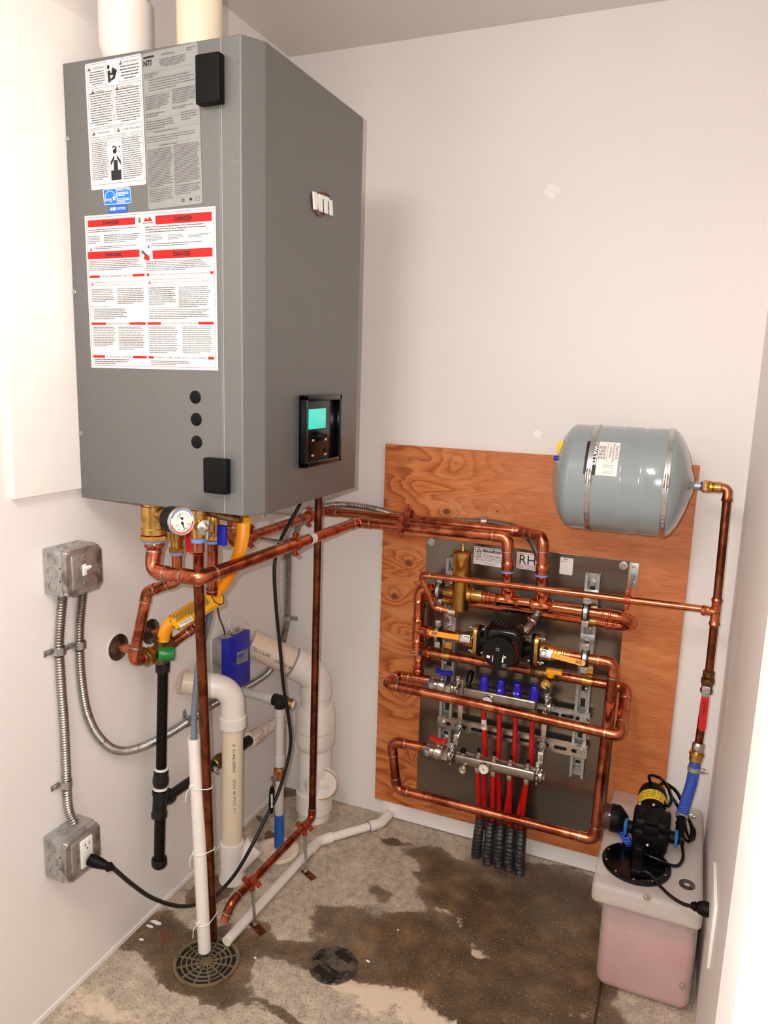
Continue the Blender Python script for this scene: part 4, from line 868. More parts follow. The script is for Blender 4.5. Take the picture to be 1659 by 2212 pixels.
# ---------------- clamps
def cushion(x,z,xs,lab,y=yh,r=rh):
    t=T('cushion_clamp',lab,'pipe clamp','cushioned strut clamps')
    MB().lathe((x-.0105,y,z),XD,[(r,0),(r+.010,.001),(r+.0115,.006),(r+.010,.020),(r,.021)],28).build('rubber_cushion','rubber',t)
    MB().ring((x,y,z),XD,r+.0105,r+.0125,.0095,30).build('band','steel',t)
    for s in (1,-1):
        k=MB(); k.obox((x,y-.006,z+s*(r+.019)),XD,UP,FW,.018,.019,.004,.001); k.build('ear','steel',t); k=MB(); hexnut(k,(x,y-.010,z+s*(r+.019)),FW,.0055,.005); k.build('ear_screw','steel',t)
    k=MB(); k.obox((xs,-.044,z+.012),XD,UP,FW,.040,.058,.003,.0006); k.build('bracket_plate','steel',t)
    k=MB(); k.cyl((x,y+r+.005,z),(xs,-.045,z),.0045,10); hexnut(k,(xs-.004,-.050,z+.02),FW,.007,.008); k.cyl((xs-.004,-.05,z+.02),(xs+.012,-.075,z+.03),.0035,8); k.build('rod_and_nut','steel',t)
xsl=Y(-.05,972,1300).x; xsr=Y(-.05,1275,1300).x
cushion(Y(yh,949,1280).x,zh,xsl,'black cushioned clamp at the upper left beside the brass separator')
cushion(Y(yh,947,1358).x,zp,xsl,'black cushioned clamp at the lower left above the yellow lever')
cushion(Y(yh,1266,1325).x,zh,xsr,'black cushioned clamp at the upper right before the U bend')
cushion(Y(yh,1264,1420).x,zp,xsr,'black cushioned clamp at the lower right beside the RHT lever')
def pclamp(x,z,lab,y=yb,r=.0138):
    t=T('brass_clamp',lab,'pipe clamp','brass coloured strut clamps')
    MB().ring((x,y,z),XD,r+.0003,r+.0022,.026,26).build('band','brass',t)
    k=MB(); k.obox((x,y+.012,z+.024),XD,UP,V((0,-1,.6)),.026,.03,.002,.0006); k.build('upper_tab','brass',t)
    k=MB(); k.cyl((x,y-.004,z-r-.002),(x,y-.004,z-r-.022),.003,8); hexnut(k,(x,y-.004,z-r-.008),UP,.0065,.005); k.build('bolt','steel',t)
pclamp(Y(yb,964,1305).x,zb1,'brass coloured clamp on the rear pipe left of the separator')
pclamp(Y(yb,1277,1342).x,zb1,'brass coloured clamp on the rear pipe next to the U bend')
pclamp(Y(yb,964,1415).x,zbp,'brass coloured clamp on the bypass pipe at the left')
pclamp(Y(yb,1268,1475).x,zbp,'brass coloured clamp on the bypass pipe at the right')
# ---------------- pump line right side
rt=T('pump_outlet_pipe','copper pipe turning down the panel right edge, then left along its bottom','copper pipe')
xr_=Y(yh,1327,1430).x; bl=Y(-.16,1283,1816)
ylow=-.15; zlow=(Y(ylow,900,1713).z+Y(ylow,1240,1806).z)/2
b_r=V((Y(ylow,1284,1812).x,ylow,zlow))
bL=V((Y(ylow,857,1702).x,ylow,zlow)); tL=Y(ylow,845,1608); eL=Y(-.14,922,1615)
run(rt,[V((Y(yh,1222,1414).x,yh,zp)),V((xr_,yh,zp)),b_r,bL,V((tL.x,ylow,eL.z)),V((eL.x,-.142,eL.z))],rh,'copper','sweat',R=.024,L=.018)
# ---------------- valves at the pump
def pvalve(x0,x1,lab,lev,txt,sgn):
    t=T('ball_valve',lab,'valve','pump isolation valves')
    k=MB(); s=1 if x1>x0 else -1; L=abs(x1-x0)
    k.lathe((x0,yh,zp),XD*s,[(rh,0),(rh*1.12,.001),(rh*1.12,.006),(rh*1.36,.008),(rh*1.36,.012),(rh*1.15,.014),(rh*1.15,.024),(rh*1.3,.026),(rh*1.35,.032),(rh*1.5,.034),(rh*1.6,.045),(rh*1.6,L-.002),(rh*1.3,L)],24); k.build('body','brass',t)
    a,b=lev; a=Y(yh-.042,*a); b=Y(yh-.046,*b); d=(b-a).normalized(); n=V((0,-1,.35)).normalized(); n=(n-d*n.dot(d)).normalized(); w=d.cross(n)
    k=MB(); k.cyl(a+V((0,.042,0)),a,.009,16); k.build('stem','brass_dark',t)
    k=MB(); k.obox(a+d*.006,d,w,n,.03,.022,.002,.0006); hexnut(k,a+n*.003,n,.0075,.006); k.build('lever_plate','steel',t)
    L2=(b-a).length; k=MB(); pts=[]; hw=.0078
    for q in range(9): an=-math.pi/2+q*math.pi/8; pts.append(b-d*hw*.9+d*math.cos(an)*hw+w*math.sin(an)*hw)
    pts+= [a+d*.022+w*hw*.95,a+d*.022-w*hw*.95]; k.prism([p-n*.001 for p in pts],n*.0045); lv=k.build('lever_handle','orange',t,'yellow vinyl lever handle',sm=False)
    if w.z>0: w=-w
    uu=XD if d.x>0 else d*-1; uu=d if d.x>0 else -d
    c=b-d*.017; f=FR(c-uu*.0075-w*.0035+n*.0036,uu,w,n,.015,.007); k=MB(); f.frame(k,-.08,-.15,1.08,1.15,.06,.0004); f.text(k,txt,.05,.05,.95,.95,.05,.0004); k.build('lever_lettering','copper_old',lv)
pvalve(xpl,Y(yh,1026,1376).x,'brass ball valve with yellow lever on the left of the black pump',((1008,1380),(927,1367)),'RHT',1)
pvalve(Y(yh,1224,1414).x,Y(yh,1168,1402).x,'brass ball valve with yellow RHT lever on the right of the black pump',((1175,1411),(1264,1434)),'RHT',-1)
# ---------------- pump
pu=T('circulator_pump','round black circulator pump between two tall brass flanges','pump')
xf0=Y(yh,1031,1379).x; xf1=Y(yh,1160,1402).x
def flange(x,mat,w,name,off=0,hh=.046):
    pts=[]
    for (cz_,a0) in ((hh-.022,0),(-hh+.022,180)):
        for q in range(9): an=math.radians(a0+q*22.5); pts.append((x+off,yh+.0245*math.cos(an)*(1 if True else 1),zp+cz_+.0235*math.sin(an)))
    return MB().prism(pts,(w,0,0)).build(name,mat,pu)
flange(xf0-.006,'brass',.010,'flange'); flange(xf0+.0045,'black',.010,'pump_flange')
flange(xf1-.004,'brass',.010,'flange'); flange(xf1-.0145,'black',.010,'pump_flange')
for xx_ in (xf0,xf1):
    for s in (1,-1):
        k=MB(); z=zp+s*.036; k.cyl((xx_-.024,yh,z),(xx_+.022,yh,z),.0038,10); hexnut(k,(xx_-.013,yh,z),XD,.0075,.007); hexnut(k,(xx_+.013,yh,z),XD,.0075,.007); k.build('flange_bolt','steel',pu)
xc_=Y(-.16,1083,1392).x+.012
k=MB(); k.lathe((xf0+.01,yh,zp),XD,[(.024,0),(.021,.02),(.032,.045),(.036,(xf1-xf0)/2),(.03,xf1-xf0-.06),(.019,xf1-xf0-.035),(.018,xf1-xf0-.025),(.024,xf1-xf0-.012)],24); k.lathe((xc_,yh+.03,zp),FW,[(.025,0),(.042,.01),(.044,.04)],32); k.build('volute','black',pu)
k=MB(); k.obox((xc_+.002,-.178,zp+.024),XD,UP,FW,.108,.112,.086,.022,5); k.lathe((xc_,-.150,zp+.011),FW,[(.05,0),(.0505,.01),(.0505,.03),(.049,.079),(.045,.086),(0,.088)],40); k.build('control_head','black_gloss',pu)
k=MB(); 
for j in range(7): k.obox((xc_-.036+j*.012,-.178,zp+.0805),XD,FW,UP,.004,.06,.002,.0008)
k.build('cooling_ribs','black',pu)
k=MB(); k.sweep([V((xc_+.047*math.cos(a),-.226,zp+.011+.047*math.sin(a))) for a in [math.radians(-50+q*9) for q in range(12)]],.0028,8); k.build('red_trim','red',pu,'dark red trim arc on the head')
f=FR((xc_-.04,-.2387,zp+.051),XD,DN,FW,.08,.08); k=MB()
f.quad(k,.08,.62,.2,.72); f.greek(k,.28,.6,.32,.85,6,.6); f.quad(k,.7,.55,.76,.62); f.poly(k,[(.62,.78),(.66,.52),(.68,.52),(.68,.8)]); f.frame(k,.4,.3,.5,.4,.01)
for q in range(12): a=q*math.pi/6; f.quad(k,.71+.06*math.cos(a),.9+.06*math.sin(a),.725+.06*math.cos(a),.915+.06*math.sin(a))
f.poly(k,[(.69,.89),(.71,.92),(.74,.88),(.71,.905)]); k.build('face_markings','ink_white',pu)
# conduit connector at the pump
cn2=T('conduit_connector','bright steel elbow connector joining the conduit to the pump head','connector')
a=Y(-.118,1153,1338); b_=Y(-.155,1139,1358); c=Y(-.17,1124,1364); k=MB(); k.sweep(arc([a,b_,c],.012,6),.0105,16); k.lathe(a,b_-a,[(.0125,-.003),(.0135,0),(.0135,.014),(.0115,.016)],18); hexnut(k,c+(b_-c)*.1,b_-c,.0145,.006); k.build('elbow_body','nickel',cn2)
for p_ in (a+V((-.012,-.006,.004)),b_+V((.004,-.012,-.006))): k=MB(); k.lathe(p_,V((-.6,-.6,.2)),[(.004,0),(.004,.006),(.002,.007)],10); k.build('screw','steel',cn2)
# ---------------- bypass pipe and its valve
by_=T('bypass_pipe','copper pipe under the pump, doubling forward into the long front run','copper pipe')
x0=xl_b+.04; xe=Y(yb,1352,1492).x; yfr=-.205; fr0=Y(yfr,1322,1590); fr1=Y(yfr,838,1478); zfr=(fr0.z+fr1.z)/2
xvL=Y(yb,1147,1452).x; xvR=Y(yb,1212,1466).x
ub=Y(-.13,846,1463); ue=Y(-.092,928,1470)
MB().cyl((x0,yb,zbp),(xvL,yb,zbp),.0138,20).build('pipe','copper',by_)
run(by_,[V((xvR,yb,zbp)),V((xe,yb,zbp)),Y(yfr,1340,1590),V((fr1.x-.006,yfr,fr1.z)),V((Y(-.1,858,1462).x,-.1,ue.z)),V((ue.x,-.092,ue.z))],.0146,'copper','sweat',R=.022,L=.018)
k=MB(); c=Y(yb,1106,1442); k.ring((c.x,yb,zbp),XD,.0139,.0146,.003,18); k.build('green_mark','green',by_)
tv=T('purge_valve','brass purge valve with a yellow tee handle and hanging brass cap','valve')
k=MB(); L=xvR-xvL; k.lathe((xvL,yb,zbp),XD,[(.0145,0),(.0160,.001),(.0190,.006),(.016,.009),(.0190,.012),(.016,.015),(.016,.02),(.0195,.022),(.0195,L-.022),(.016,L-.02),(.016,L-.015),(.019,L-.012),(.016,L-.009),(.019,L-.006),(.0145,L)],22)
mx_=(xvL+xvR)/2; k.lathe((mx_,yb,zbp),V((0,-.8,-.6)),[(.012,0),(.012,.03),(.0155,.032),(.0155,.048),(.012,.05)],20); k.build('body','brass_dark',tv)
hc=Y(-.115,1196,1452); k=MB(); k.box((hc.x-.021,-.126,hc.z-.004),(hc.x+.025,-.104,hc.z+.009),.003,3); k.lathe((hc.x-.008,-.117,hc.z-.016),UP,[(.009,0),(.012,.008),(.012,.014)],18); k.build('tee_handle','orange',tv,'yellow vinyl tee handle')
cc1=Y(-.135,1179,1478); n=V((.1,-.95,.2)).normalized(); k=MB(); k.lathe(cc1,n,[(.0145,0),(.0145,.008),(.012,.010),(.004,.0095),(.004,.0125),(0,.013)],24); k.build('hose_cap','brass',tv)
k=MB(); k.sweep(cat([cc1+V((.004,-.012,-.002)),cc1+V((.012,-.016,-.012)),Y(-.12,1180,1497)],6),.0028,6); k.build('cap_strap','rubber',tv)
# ---------------- manifolds
def manifold(lab,xa,xb,yc,z,red):
    t=T('manifold',lab,'manifold','stainless heating manifolds')
    k=MB(); k.box((xa,yc-.0185,z-.0165),(xb,yc+.0185,z+.0165),.009,4); k.build('bar','bar',t)
    return t
def mvalve(a,b,lab,hmat,hu):
    t=T('manifold_valve',lab,'valve','manifold ball valves'); a,b=V(a),V(b); d=(b-a).normalized(); L=(b-a).length
    k=MB(); k.lathe(a,d,[(.013,0),(.0195,.002),(.0195,L*.2),(.017,L*.22),(.0165,L*.28),(.021,L*.34),(.0215,L*.5),(.018,L*.6)],24); k.lathe(a+d*L*.44,UP,[(.006,0),(.006,.026),(.004,.028)],14); k.build('body','nickel',t)
    k=MB(); hexnut(k,a+d*L*.1,d,.0215,L*.17); hexnut(k,a+d*L*.72,d,.0225,L*.24); k.build('hex_nut','nickel',t)
    k=MB(); k.lathe(a+d*L*.84,d,[(.015,0),(.017,.001),(.017,L*.1),(.013,L*.12),(.013,L*.2)],20); k.build('tail_nut','nickel',t)
    k=MB(); k.ring(a-d*.0005,d,.014,.019,.005,20); k.build('blue_seal','blue_clip',t)
    c=Y(a.y-.004,*hu); k=MB(); pts=[(-.026,.008),(-.026,-.006),(-.012,-.003),(-.008,-.010),(.010,-.010),(.012,-.004),(.027,-.007),(.027,.007),(.01,.003),(-.01,.003)]
    k.prism([(c.x+p,a.y-.010,c.z+q) for p,q in pts],(0,.014,0)); k.build('butterfly_handle',hmat,t,('blue' if hmat=='blue' else 'red')+' butterfly handle',sm=False)
def mgauge(c,lab,parent):
    k=MB(); k.lathe(c,FW,[(.008,-.018),(.0155,-.012),(.0165,0),(.0155,.003),(.0145,.002)],28); g=k.build('gauge_body','nickel',parent)
    MB().lathe(c+V((0,-.0015,0)),FW,[(.0148,0),(.0146,.001),(0,.0012)],28).build('gauge_face','paper',g)
    k=MB(); f=FR(c+V((-.015,-.0028,.015)),XD,DN,FW,.03,.03); 
    for q in range(11): a=math.radians(150+q*24); f.quad(k,.5+.38*math.cos(a)-.02,.5+.38*math.sin(a)-.03,.5+.38*math.cos(a)+.02,.5+.38*math.sin(a)+.03)
    f.poly(k,[(.46,.5),(.3,.2),(.54,.48),(.62,.72)]); k.build('gauge_marks','ink',g)
yu=-.088
a=Y(yu-.018,1000,1493); b_=Y(yu-.018,1156,1529); zu=(a.z+b_.z)/2
um=manifold('upper stainless manifold bar topped with four blue caps',a.x-.004,b_.x+.003,yu,zu,0)
for i,(u,v) in enumerate(((1045,1484),(1081,1493),(1116,1500),(1153,1508))):
    c=Y(yu-.004,u,v); z=zu+.015; k=MB(); k.lathe((c.x,yu,z),UP,[(.0148,0),(.0152,.003),(.0145,.006),(.0138,.02),(.0128,.038),(.0105,.042),(.0095,.0405),(0,.0405)],24); cp_=k.build('actuator_cap','blue_cap',um)
    k=MB(); hexnut(k,(c.x,yu,zu-.021),UP,.0125,.008); k.lathe((c.x,yu,zu-.012),DN,[(.009,0),(.009,.022)],16); k.build('outlet_nut','nickel',um)
    if i in (1,2):
        k=MB(); f=FR((c.x-.009,yu-.0152,z+.017),XD,DN,V((0,-1,.1)),.018,.010); random.seed(5+i)
        f.text(k,('W' if i==1 else 'SJ 30'),.25 if i==1 else .02,.1,.7 if i==1 else .98,.95,.02); k.build('chalk_writing','ink_white',cp_)
c=Y(-.118,1053,1510); mgauge(V((c.x,-.118,zu-.008)),'',um)
k=MB(); c=Y(yu,1006,1480); k.lathe((c.x+.004,yu+.012,zu+.014),V((.12,.5,1)),[(.006,0),(.006,.006),(.0095,.01),(.0095,.04),(.006,.046)],18); k.build('air_vent','black_gloss',um,'black slanted air vent')
zL0=Y(-.158,985,1643).z; zL1=Y(-.158,1153,1676).z; yl=-.14; zl_=(zL0+zL1)/2
xa_=Y(-.158,986,1643).x; xb_=Y(-.158,1157,1677).x
lm_=manifold('lower stainless manifold bar with five small black topped ports',xa_-.010,xb_,yl,zl_,1)
lx=[]
for i,(u,v) in enumerate(((1001,1620),(1034,1629),(1068,1638),(1103,1647),(1140,1656))):
    c=Y(yl,u,v); k=MB()
    if i==0: k.lathe((c.x,yl,zl_+.016),UP,[(.0115,0),(.0115,.003),(.009,.004)],18); pt_=k.build('port_base','nickel',lm_); k=MB(); k.lathe((c.x,yl,zl_+.019),UP,[(.0095,0),(.0095,.004),(.006,.012),(0,.0135)],18); k.build('port_cap','black',pt_)
    else:
        hexnut(k,(c.x,yl,zl_+.018),UP,.0115,.005); k.lathe((c.x,yl,zl_+.019),UP,[(.009,0),(.0085,.004),(.0065,.005),(.0065,.012),(.005,.013)],16); pt_=k.build('port_base','nickel',lm_); k=MB(); k.lathe((c.x,yl,zl_+.030),UP,[(.0056,0),(.0056,.009),(.0045,.011)],14); k.build('port_cap','black',pt_)
    if i>0: lx.append(c.x); k=MB(); hexnut(k,(c.x,yl,zl_-.022),UP,.0125,.009); k.lathe((c.x,yl,zl_-.014),DN,[(.009,0),(.009,.02)],16); k.build('outlet_nut','nickel',lm_)
c=Y(-.176,1045,1661); mgauge(V((c.x,-.176,c.z)),'',lm_)
c=Y(-.172,998,1665); k=MB(); k.lathe(c+V((0,.02,.0)),FW,[(.006,-.006),(.008,.0),(.013,.004),(.013,.016),(.0105,.019),(.0105,.012),(.004,.012),(.004,.02),(0,.021)],20); k.build('drain_port','nickel',lm_)
a=Y(-.092,930,1471); b_=V((um.location.x,0,0)); mvalve(V((Y(-.09,930,1472).x,-.09,zu+.0)),V((Y(-.09,984,1488).x,yu,zu)),'nickel valve with blue butterfly handle at the upper manifold','blue',(958,1452))
mvalve(V((Y(-.142,921,1617).x,-.142,zl_)),V((Y(-.142,978,1634).x,yl,zl_)),'nickel valve with red butterfly handle at the lower manifold','red',(947,1598))
# brackets
for i,(ub_,um_,ul_) in enumerate((((992,1568),(988,1490),(975,1640)),((1172,1608),(1180,1522),(1160,1680)))):
    t=T('manifold_bracket',('left','right')[i]+' steel strap bracket carrying both manifolds','bracket','manifold brackets')
    c=Y(-.0655,*ub_); zr=railz; xU=Y(-.1,*um_).x; xL=Y(-.15,*ul_).x
    k=MB(); k.sweep([V((c.x,-.0625,zr)),V((c.x,-.0625,zr+.02)),V(((c.x+xU)/2,-.064,zu-.03)),V((xU,-.066,zu+.015))],.0085,4); 
    k=MB(); w=.0075
    def strip(mb,pts,wd,n_th=.0022):
        pts=[V(p) for p in pts]
        for q in range(len(pts)-1): d=(pts[q+1]-pts[q]); mb.obox((pts[q]+pts[q+1])/2,d,XD,d.cross(XD),d.length+.003,wd,n_th,.0004)
    strip(k,[(c.x,-.064,zr-.012),(c.x,-.064,zu-.03),(xU,-.066,zu+.0),(xU,-.066,zu+.02)],.0155); k.build('upper_strap','nickel',t)
    k=MB(); strip(k,[(c.x,-.066,zr-.006),(c.x-.004,-.085,zr-.03),(xL-.0,-.115,zl_+.055),(xL,-.118,zl_+.02)],.0145); k.build('lower_strap','nickel',t)
    k=MB(); k.lathe((c.x,-.067,zr),FW,[(.0115,0),(.0115,.0015),(.007,.002)],20); hexnut(k,(c.x,-.073,zr),FW,.0075,.007); k.cyl((c.x,-.07,zr),(c.x,-.095,zr-.006),.0042,10); k.build('bolt','steel',t)
    for (xx_,yy_,zz_,sz_) in ((xU,yu,zu,1),(xL,yl,zl_,1)):
        k=MB(); k.obox((xx_,yy_-.004,zz_),UP,FW,XD,.044,.034,.006,.001); 
        for s in (-.009,.009): pass
        k.build('clamp_plate','nickel',t)
        k=MB()
        for s in (-.009,.009): k.lathe((xx_,yy_-.0215,zz_+s),FW,[(.0028,0),(.0028,.0006)],10)
        k.build('clamp_holes','pit',t); k=MB(); k.obox((xx_,yy_-.012,zz_+.034),UP,XD,FW,.024,.012,.002,.0005); k.lathe((xx_,yy_-.014,zz_+.034),FW,[(.0045,0),(.0045,.004),(.003,.005)],12); k.build('clamp_tab','steel',t)
    if i==1:
        for (xx_,yy_,zz_) in ((xU+.012,yu,zu),(xL+.012,yl,zl_)): k=MB(); k.lathe((xx_-.012,yy_,zz_),XD,[(.013,0),(.013,.006),(.019,.008),(.019,.013),(.012,.014)],20); hexnut(k,(xx_+.006,yy_,zz_),XD,.011,.007); k.build('end_cap','nickel',t)
# ---------------- red PEX tubes and black sleeves
sl_=[((1038,1776),(1028,1850)),((1060,1782),(1052,1866)),((1082,1788),(1076,1872)),((1104,1794),(1099,1880)),((1126,1799),(1122,1888))]
for i,(tp_,bp_) in enumerate(sl_):
    a=Y(-.088,*tp_)+V((0,0,.012)); b_=Z(0,*bp_); m=(a+b_)/2+V((.0,-.006,0)); k=MB(); corrug(k,cat([a+V((0,.0,.012)),a,m,b_+V((0,0,-.004))],8),.0168,.0150,.012,16)
    tag(k.build('floor_sleeve','sleeve'),('leftmost','second','middle','fourth','rightmost')[i]+' dusty black sleeve in the bundle rising from the floor','sleeve','black floor sleeves')
rp_=.0078; 
for i,xx_ in enumerate(lx):
    top=V((xx_,yl,zl_-.02)); e=Y(-.089,(1036,1063,1100,1124)[i],(1776,1783,1793,1798)[i]); k=MB(); k.sweep(cat([top,top.lerp(e,.3)+V((0,-.002,0)),top.lerp(e,.7),e,e+V((0,-.004,-.010))],6),rp_,16)
    tag(k.build('pex_tube','pex'),('leftmost','second','third','rightmost')[i]+' front red tube dropping from the lower manifold into the sleeves','tube','red tubes of the lower manifold')
for i,(u,v) in enumerate(((1045,1484),(1081,1493),(1116,1500),(1153,1508))):
    xx_=Y(yu-.004,u,v).x; top=V((xx_,yu,zu-.03)); md=Y(-.090,(1048,1077,1111,1146)[i],(1622,1630,1640,1650)[i]); e=Y(-.086,(1046,1078,1088,1112)[i],(1777,1785,1788,1794)[i]); k=MB(); k.sweep(cat([top,top.lerp(md,.6),md,md.lerp(e,.5),e,e+V((0,-.004,-.010))],6),rp_,16)
    o=k.build('pex_tube','pex'); tag(o,('leftmost','second','third','rightmost')[i]+' rear red tube hanging from the upper manifold behind the lower one','tube','red tubes of the upper manifold')
    if i==0:
        k=MB(); p_=top.lerp(md,.45); d=(md-top).normalized(); k.cyl(p_-d*.018,p_+d*.014,rp_+.0005,16); l_=k.build('tape_label','paper',o,'white tape label with red mark'); f=FR(p_+V((-.005,-rp_-.001,.008)),XD,DN,FW,.01,.014); k=MB(); f.text(k,'N',.1,.1,.9,.8,.05); k.build('tape_mark','ink_red',l_)
# feed hanger + bracket at the right corner
c=V((Y(yf,1354,1292).x,yf,0)); c.z=fa.z+(fb.z-fa.z)*((c.x-fa.x)/(fb.x-fa.x)); rb=Y(-.024,1368,1242)
hanger(c,XD,rf,rb,'copper coloured ring hanger on the slim feed pipe at the right of the panel')
wb=T('wall_bracket','small galvanized plate at the top right corner of the steel panel','bracket'); A=Y(-.0187,1361,1214); B=Y(-.0187,1377,1270)
MB().box((A.x,-.0235,B.z),(A.x+.026,-.0187,A.z),.0006).build('plate','galv',wb)
for v in (1224,1259): c=Y(-.0235,1369,v); k=MB(); k.lathe(c,FW,[(.0045,0),(.0045,.002),(.002,.003)],12); k.build('screw','cover',wb)
# ============================================================ PVC AND FLOOR PIPING
def socket(mb,c,d,r,L,n=28): mb.lathe(c,d,[(r*1.02,0),(r*1.16,.002),(r*1.16,L-.002),(r*1.02,L)],n); return mb
# cream two inch standpipe with white elbow
sd=T('drain_standpipe','cream PVC standpipe with a glossy white elbow out of the left wall','drain pipe')
r=.030; w0=V((.001,-.572,.628)); cn=V((.118,-.502,.606)); bt=V((.1165,-.508,.10))
d0=(cn-w0).normalized(); R_=.062
k=MB(); k.cyl(w0,w0+d0*.06,r,28); k.build('wall_stub','pvc_cream',sd)
k=MB(); k.ring(w0+V((.001,0,0)),(1,0,0),r,r*1.2,.003,28); k.build('sealant_ring',mk('pink_sealant',(232,196,188),.6),sd)
k=MB(); pth=arc([w0+d0*.045,cn,cn+V((0,0,-.12))],R_,12); k.sweep(pth,[r*1.17,r*1.17]+[r*1.14]*(len(pth)-2),28); k.build('elbow','pvc',sd)
k=MB(); k.lathe(cn+V((0,0,-.082)),DN,[(r*1.12,0),(r*1.27,.004),(r*1.27,.034),(r*1.03,.036)],28); k.build('elbow_socket','pvc',sd)
k=MB(); k.cyl(cn+V((0,0,-.1)),bt,r,28); k.build('pipe','pvc_cream',sd)
k=MB(); vs,fs=tmesh('2 CALVERT SCH 40 PVC CELLULAR CORE ABS PRIMERLESS',.02); a0=math.radians(-52)
for tx,z0,L in (('2 CALIBRE',.36,.09),('SCH 40 PVC CELLULAR CORE',.13,.21)):
    vs,fs=tmesh(tx,.02); k.add([V((.117,-.505,z0+L))+V((math.cos(a0+c_*.26),math.sin(a0+c_*.26),0))*(r+.0006)+V((0,0,-L*a)) for a,c_ in vs],fs)
k.build('printing','ink_grey',sd)
k=MB(); socket(k,bt+V((0,0,.028)),DN,r,.05); k.lathe(bt+V((0,0,-.015)),DN,[(r*1.15,0),(r*1.12,.05),(r*1.3,.07),(r*1.3,.084)],28)
k.sweep([bt+V((0,0,-.07)),bt+V((.03,.03,-.025)),bt+V((.05,.05,.0))],[r*.9,r*1.05,r*1.12],20); k.build('base_wye','pvc',sd)
# four inch stack in the corner
sk=T('sewer_stack','fat white sewer stack in the corner with a round cleanout cap','drain pipe')
sx,sy_=.182,-.115; r=.0555
k=MB(); k.lathe((sx,sy_,.0),(0,0,1),[(r*.98,0),(r*.98,.03),(r*1.12,.032),(r*1.12,.10),(r,.105)],36); k.build('base_hub','pvc',sk)
k=MB(); k.lathe((sx,sy_,.10),(0,0,1),[(r,0),(r,.12),(r*.98,.125),(r*.98,.155)],36); k.build('cleanout_wye','pvc',sk)
cc_=X(sx+.045,695,1694); cn_=V((.42,-.86,.12)).normalized(); k=MB(); k.lathe(V((sx,sy_,.15)),cc_-V((sx,sy_,.15)),[(r*.9,0),(r*.95,(cc_-V((sx,sy_,.15))).length)],32); k.build('cleanout_branch','pvc',sk)
k=MB(); rr=.0535; k.lathe(cc_-cn_*.014,cn_,[(rr*.97,0),(rr*1.04,.003),(rr*1.04,.012),(rr*.96,.017),(rr*.93,.0145),(0,.0145)],36); cap=k.build('cleanout_cap','pvc',sk)
k=MB(); k.ring(cc_+cn_*.003,cn_,rr*.93,rr*.985,.003,36); k.build('rust_ring',mk('rusty_ring',(190,140,80),.6,dark=(140,90,50),dthr=.5),cap)
_,a_,b_=frame(cn_); k=MB(); k.obox(cc_+cn_*.002,(1,.49,0),(0,0,1),cn_,.045,.034,.004,.002); k.build('square_boss','pvc',cap)
k=MB(); k.lathe((sx,sy_,.255),(0,0,1),[(r*.98,0),(r*1.06,.004),(r*1.2,.03),(r*1.2,.12),(r*1.03,.15),(r*.86,.152)],36); k.build('coupling','pvc',sk)
k=MB(); k.ring((sx,sy_,.325),(0,0,1),r*1.16,r*1.206,.003,36); k.build('coupling_seam','pvc_grey',sk)
k=MB(); rp=.0445; k.lathe((sx,sy_,.40),(0,0,1),[(rp*1.06,0),(rp*1.06,.05)],32); k.build('pipe','pvc',sk)
el0=V((sx,sy_,.44)); aw=X(.004,541,1388); el1=V((.165,-.135,.535)); dirp=(aw-el1).normalized()
k=MB(); k.lathe(el0,(0,0,1),[(rp*1.06,0),(rp*1.17,.002),(rp*1.17,.03),(rp*1.05,.032)],32)
pth=arc([el0+V((0,0,.01)),V((sx,sy_,.505)),el1+dirp*.045],.05,10); k.sweep(pth,[rp*1.12]*len(pth),32); k.lathe(el1+dirp*.015,dirp,[(rp*1.05,0),(rp*1.19,.002),(rp*1.19,.04),(rp*1.03,.043)],32); k.build('elbow','pvc',sk)
k=MB(); k.ring(el1+dirp*.058,dirp,rp,rp*1.05,.006,32); k.build('primer_ring','primer',sk)
dl=(aw-el1).length; k=MB(); k.cyl(el1+dirp*.04,aw,rp,32); k.build('angled_pipe','pvc_dirty',sk,'stained angled cream pipe')
k=MB(); n=CAM-(el1+aw)/2; n=(n-dirp*n.dot(dirp)).normalized(); s_=dirp.cross(n)
for tx,t0_,L,off,ink in (('CELLULAR',dl-.072,.068,.3,'ink'),('/ IPS SCH 40 SE',.046,.08,.45,'ink')):
    vs,fs=tmesh(tx,.02); st_=el1+dirp*(t0_+L)
    for (q,c_) in (): pass
    k.add([st_-dirp*L*a+ (n*math.cos(ang:=off+(.5-c_)*.26)+( (s_ if s_.z<0 else -s_))*math.sin(off+(.5-c_)*.26))*(rp+.0006) for a,c_ in vs],fs)
k.build('printing','ink',sk)
# grey riser in the corner
gr_=T('grey_riser','pale grey plastic riser with brass valve and blue tape, standing near the corner','water pipe')
gx,gy=.175,-.335; r=.0138
zt=X(gx,603,1515).z; bz=X(gx,605,1650).z
tc=V((gx,gy,zt)); k=MB(); k.cyl((gx,gy,bz-.0),tc,r,20); k.build('pipe','pvc_grey',gr_)
k=MB(); socket(k,(gx,gy,zt-.018),DN,r,.032); k.build('socket','pvc_grey',gr_); k=MB(); socket(k,(gx,gy,bz+.03),DN,r,.035); k.build('socket','pvc_grey',gr_)
lft=X(.035,520,1492); sd_=(lft-tc).normalized(); k=MB(); k.cyl(tc+sd_*.02,lft,r,20); k.build('side_pipe','pvc_grey',gr_); k=MB(); socket(k,tc+sd_*.018,sd_,r,.034); k.build('socket','pvc_grey',gr_)
k=MB(); k.lathe(tc-sd_*.024,sd_,[(.014,0),(.0185,.003),(.0185,.045),(.014,.048)],18)
for a in range(6): k.obox(tc+V((.017*math.cos(a),.017*math.sin(a),0)),(math.cos(a),math.sin(a),0),(0,0,1),(-math.sin(a),math.cos(a),0),.007,.02,.008,.001)
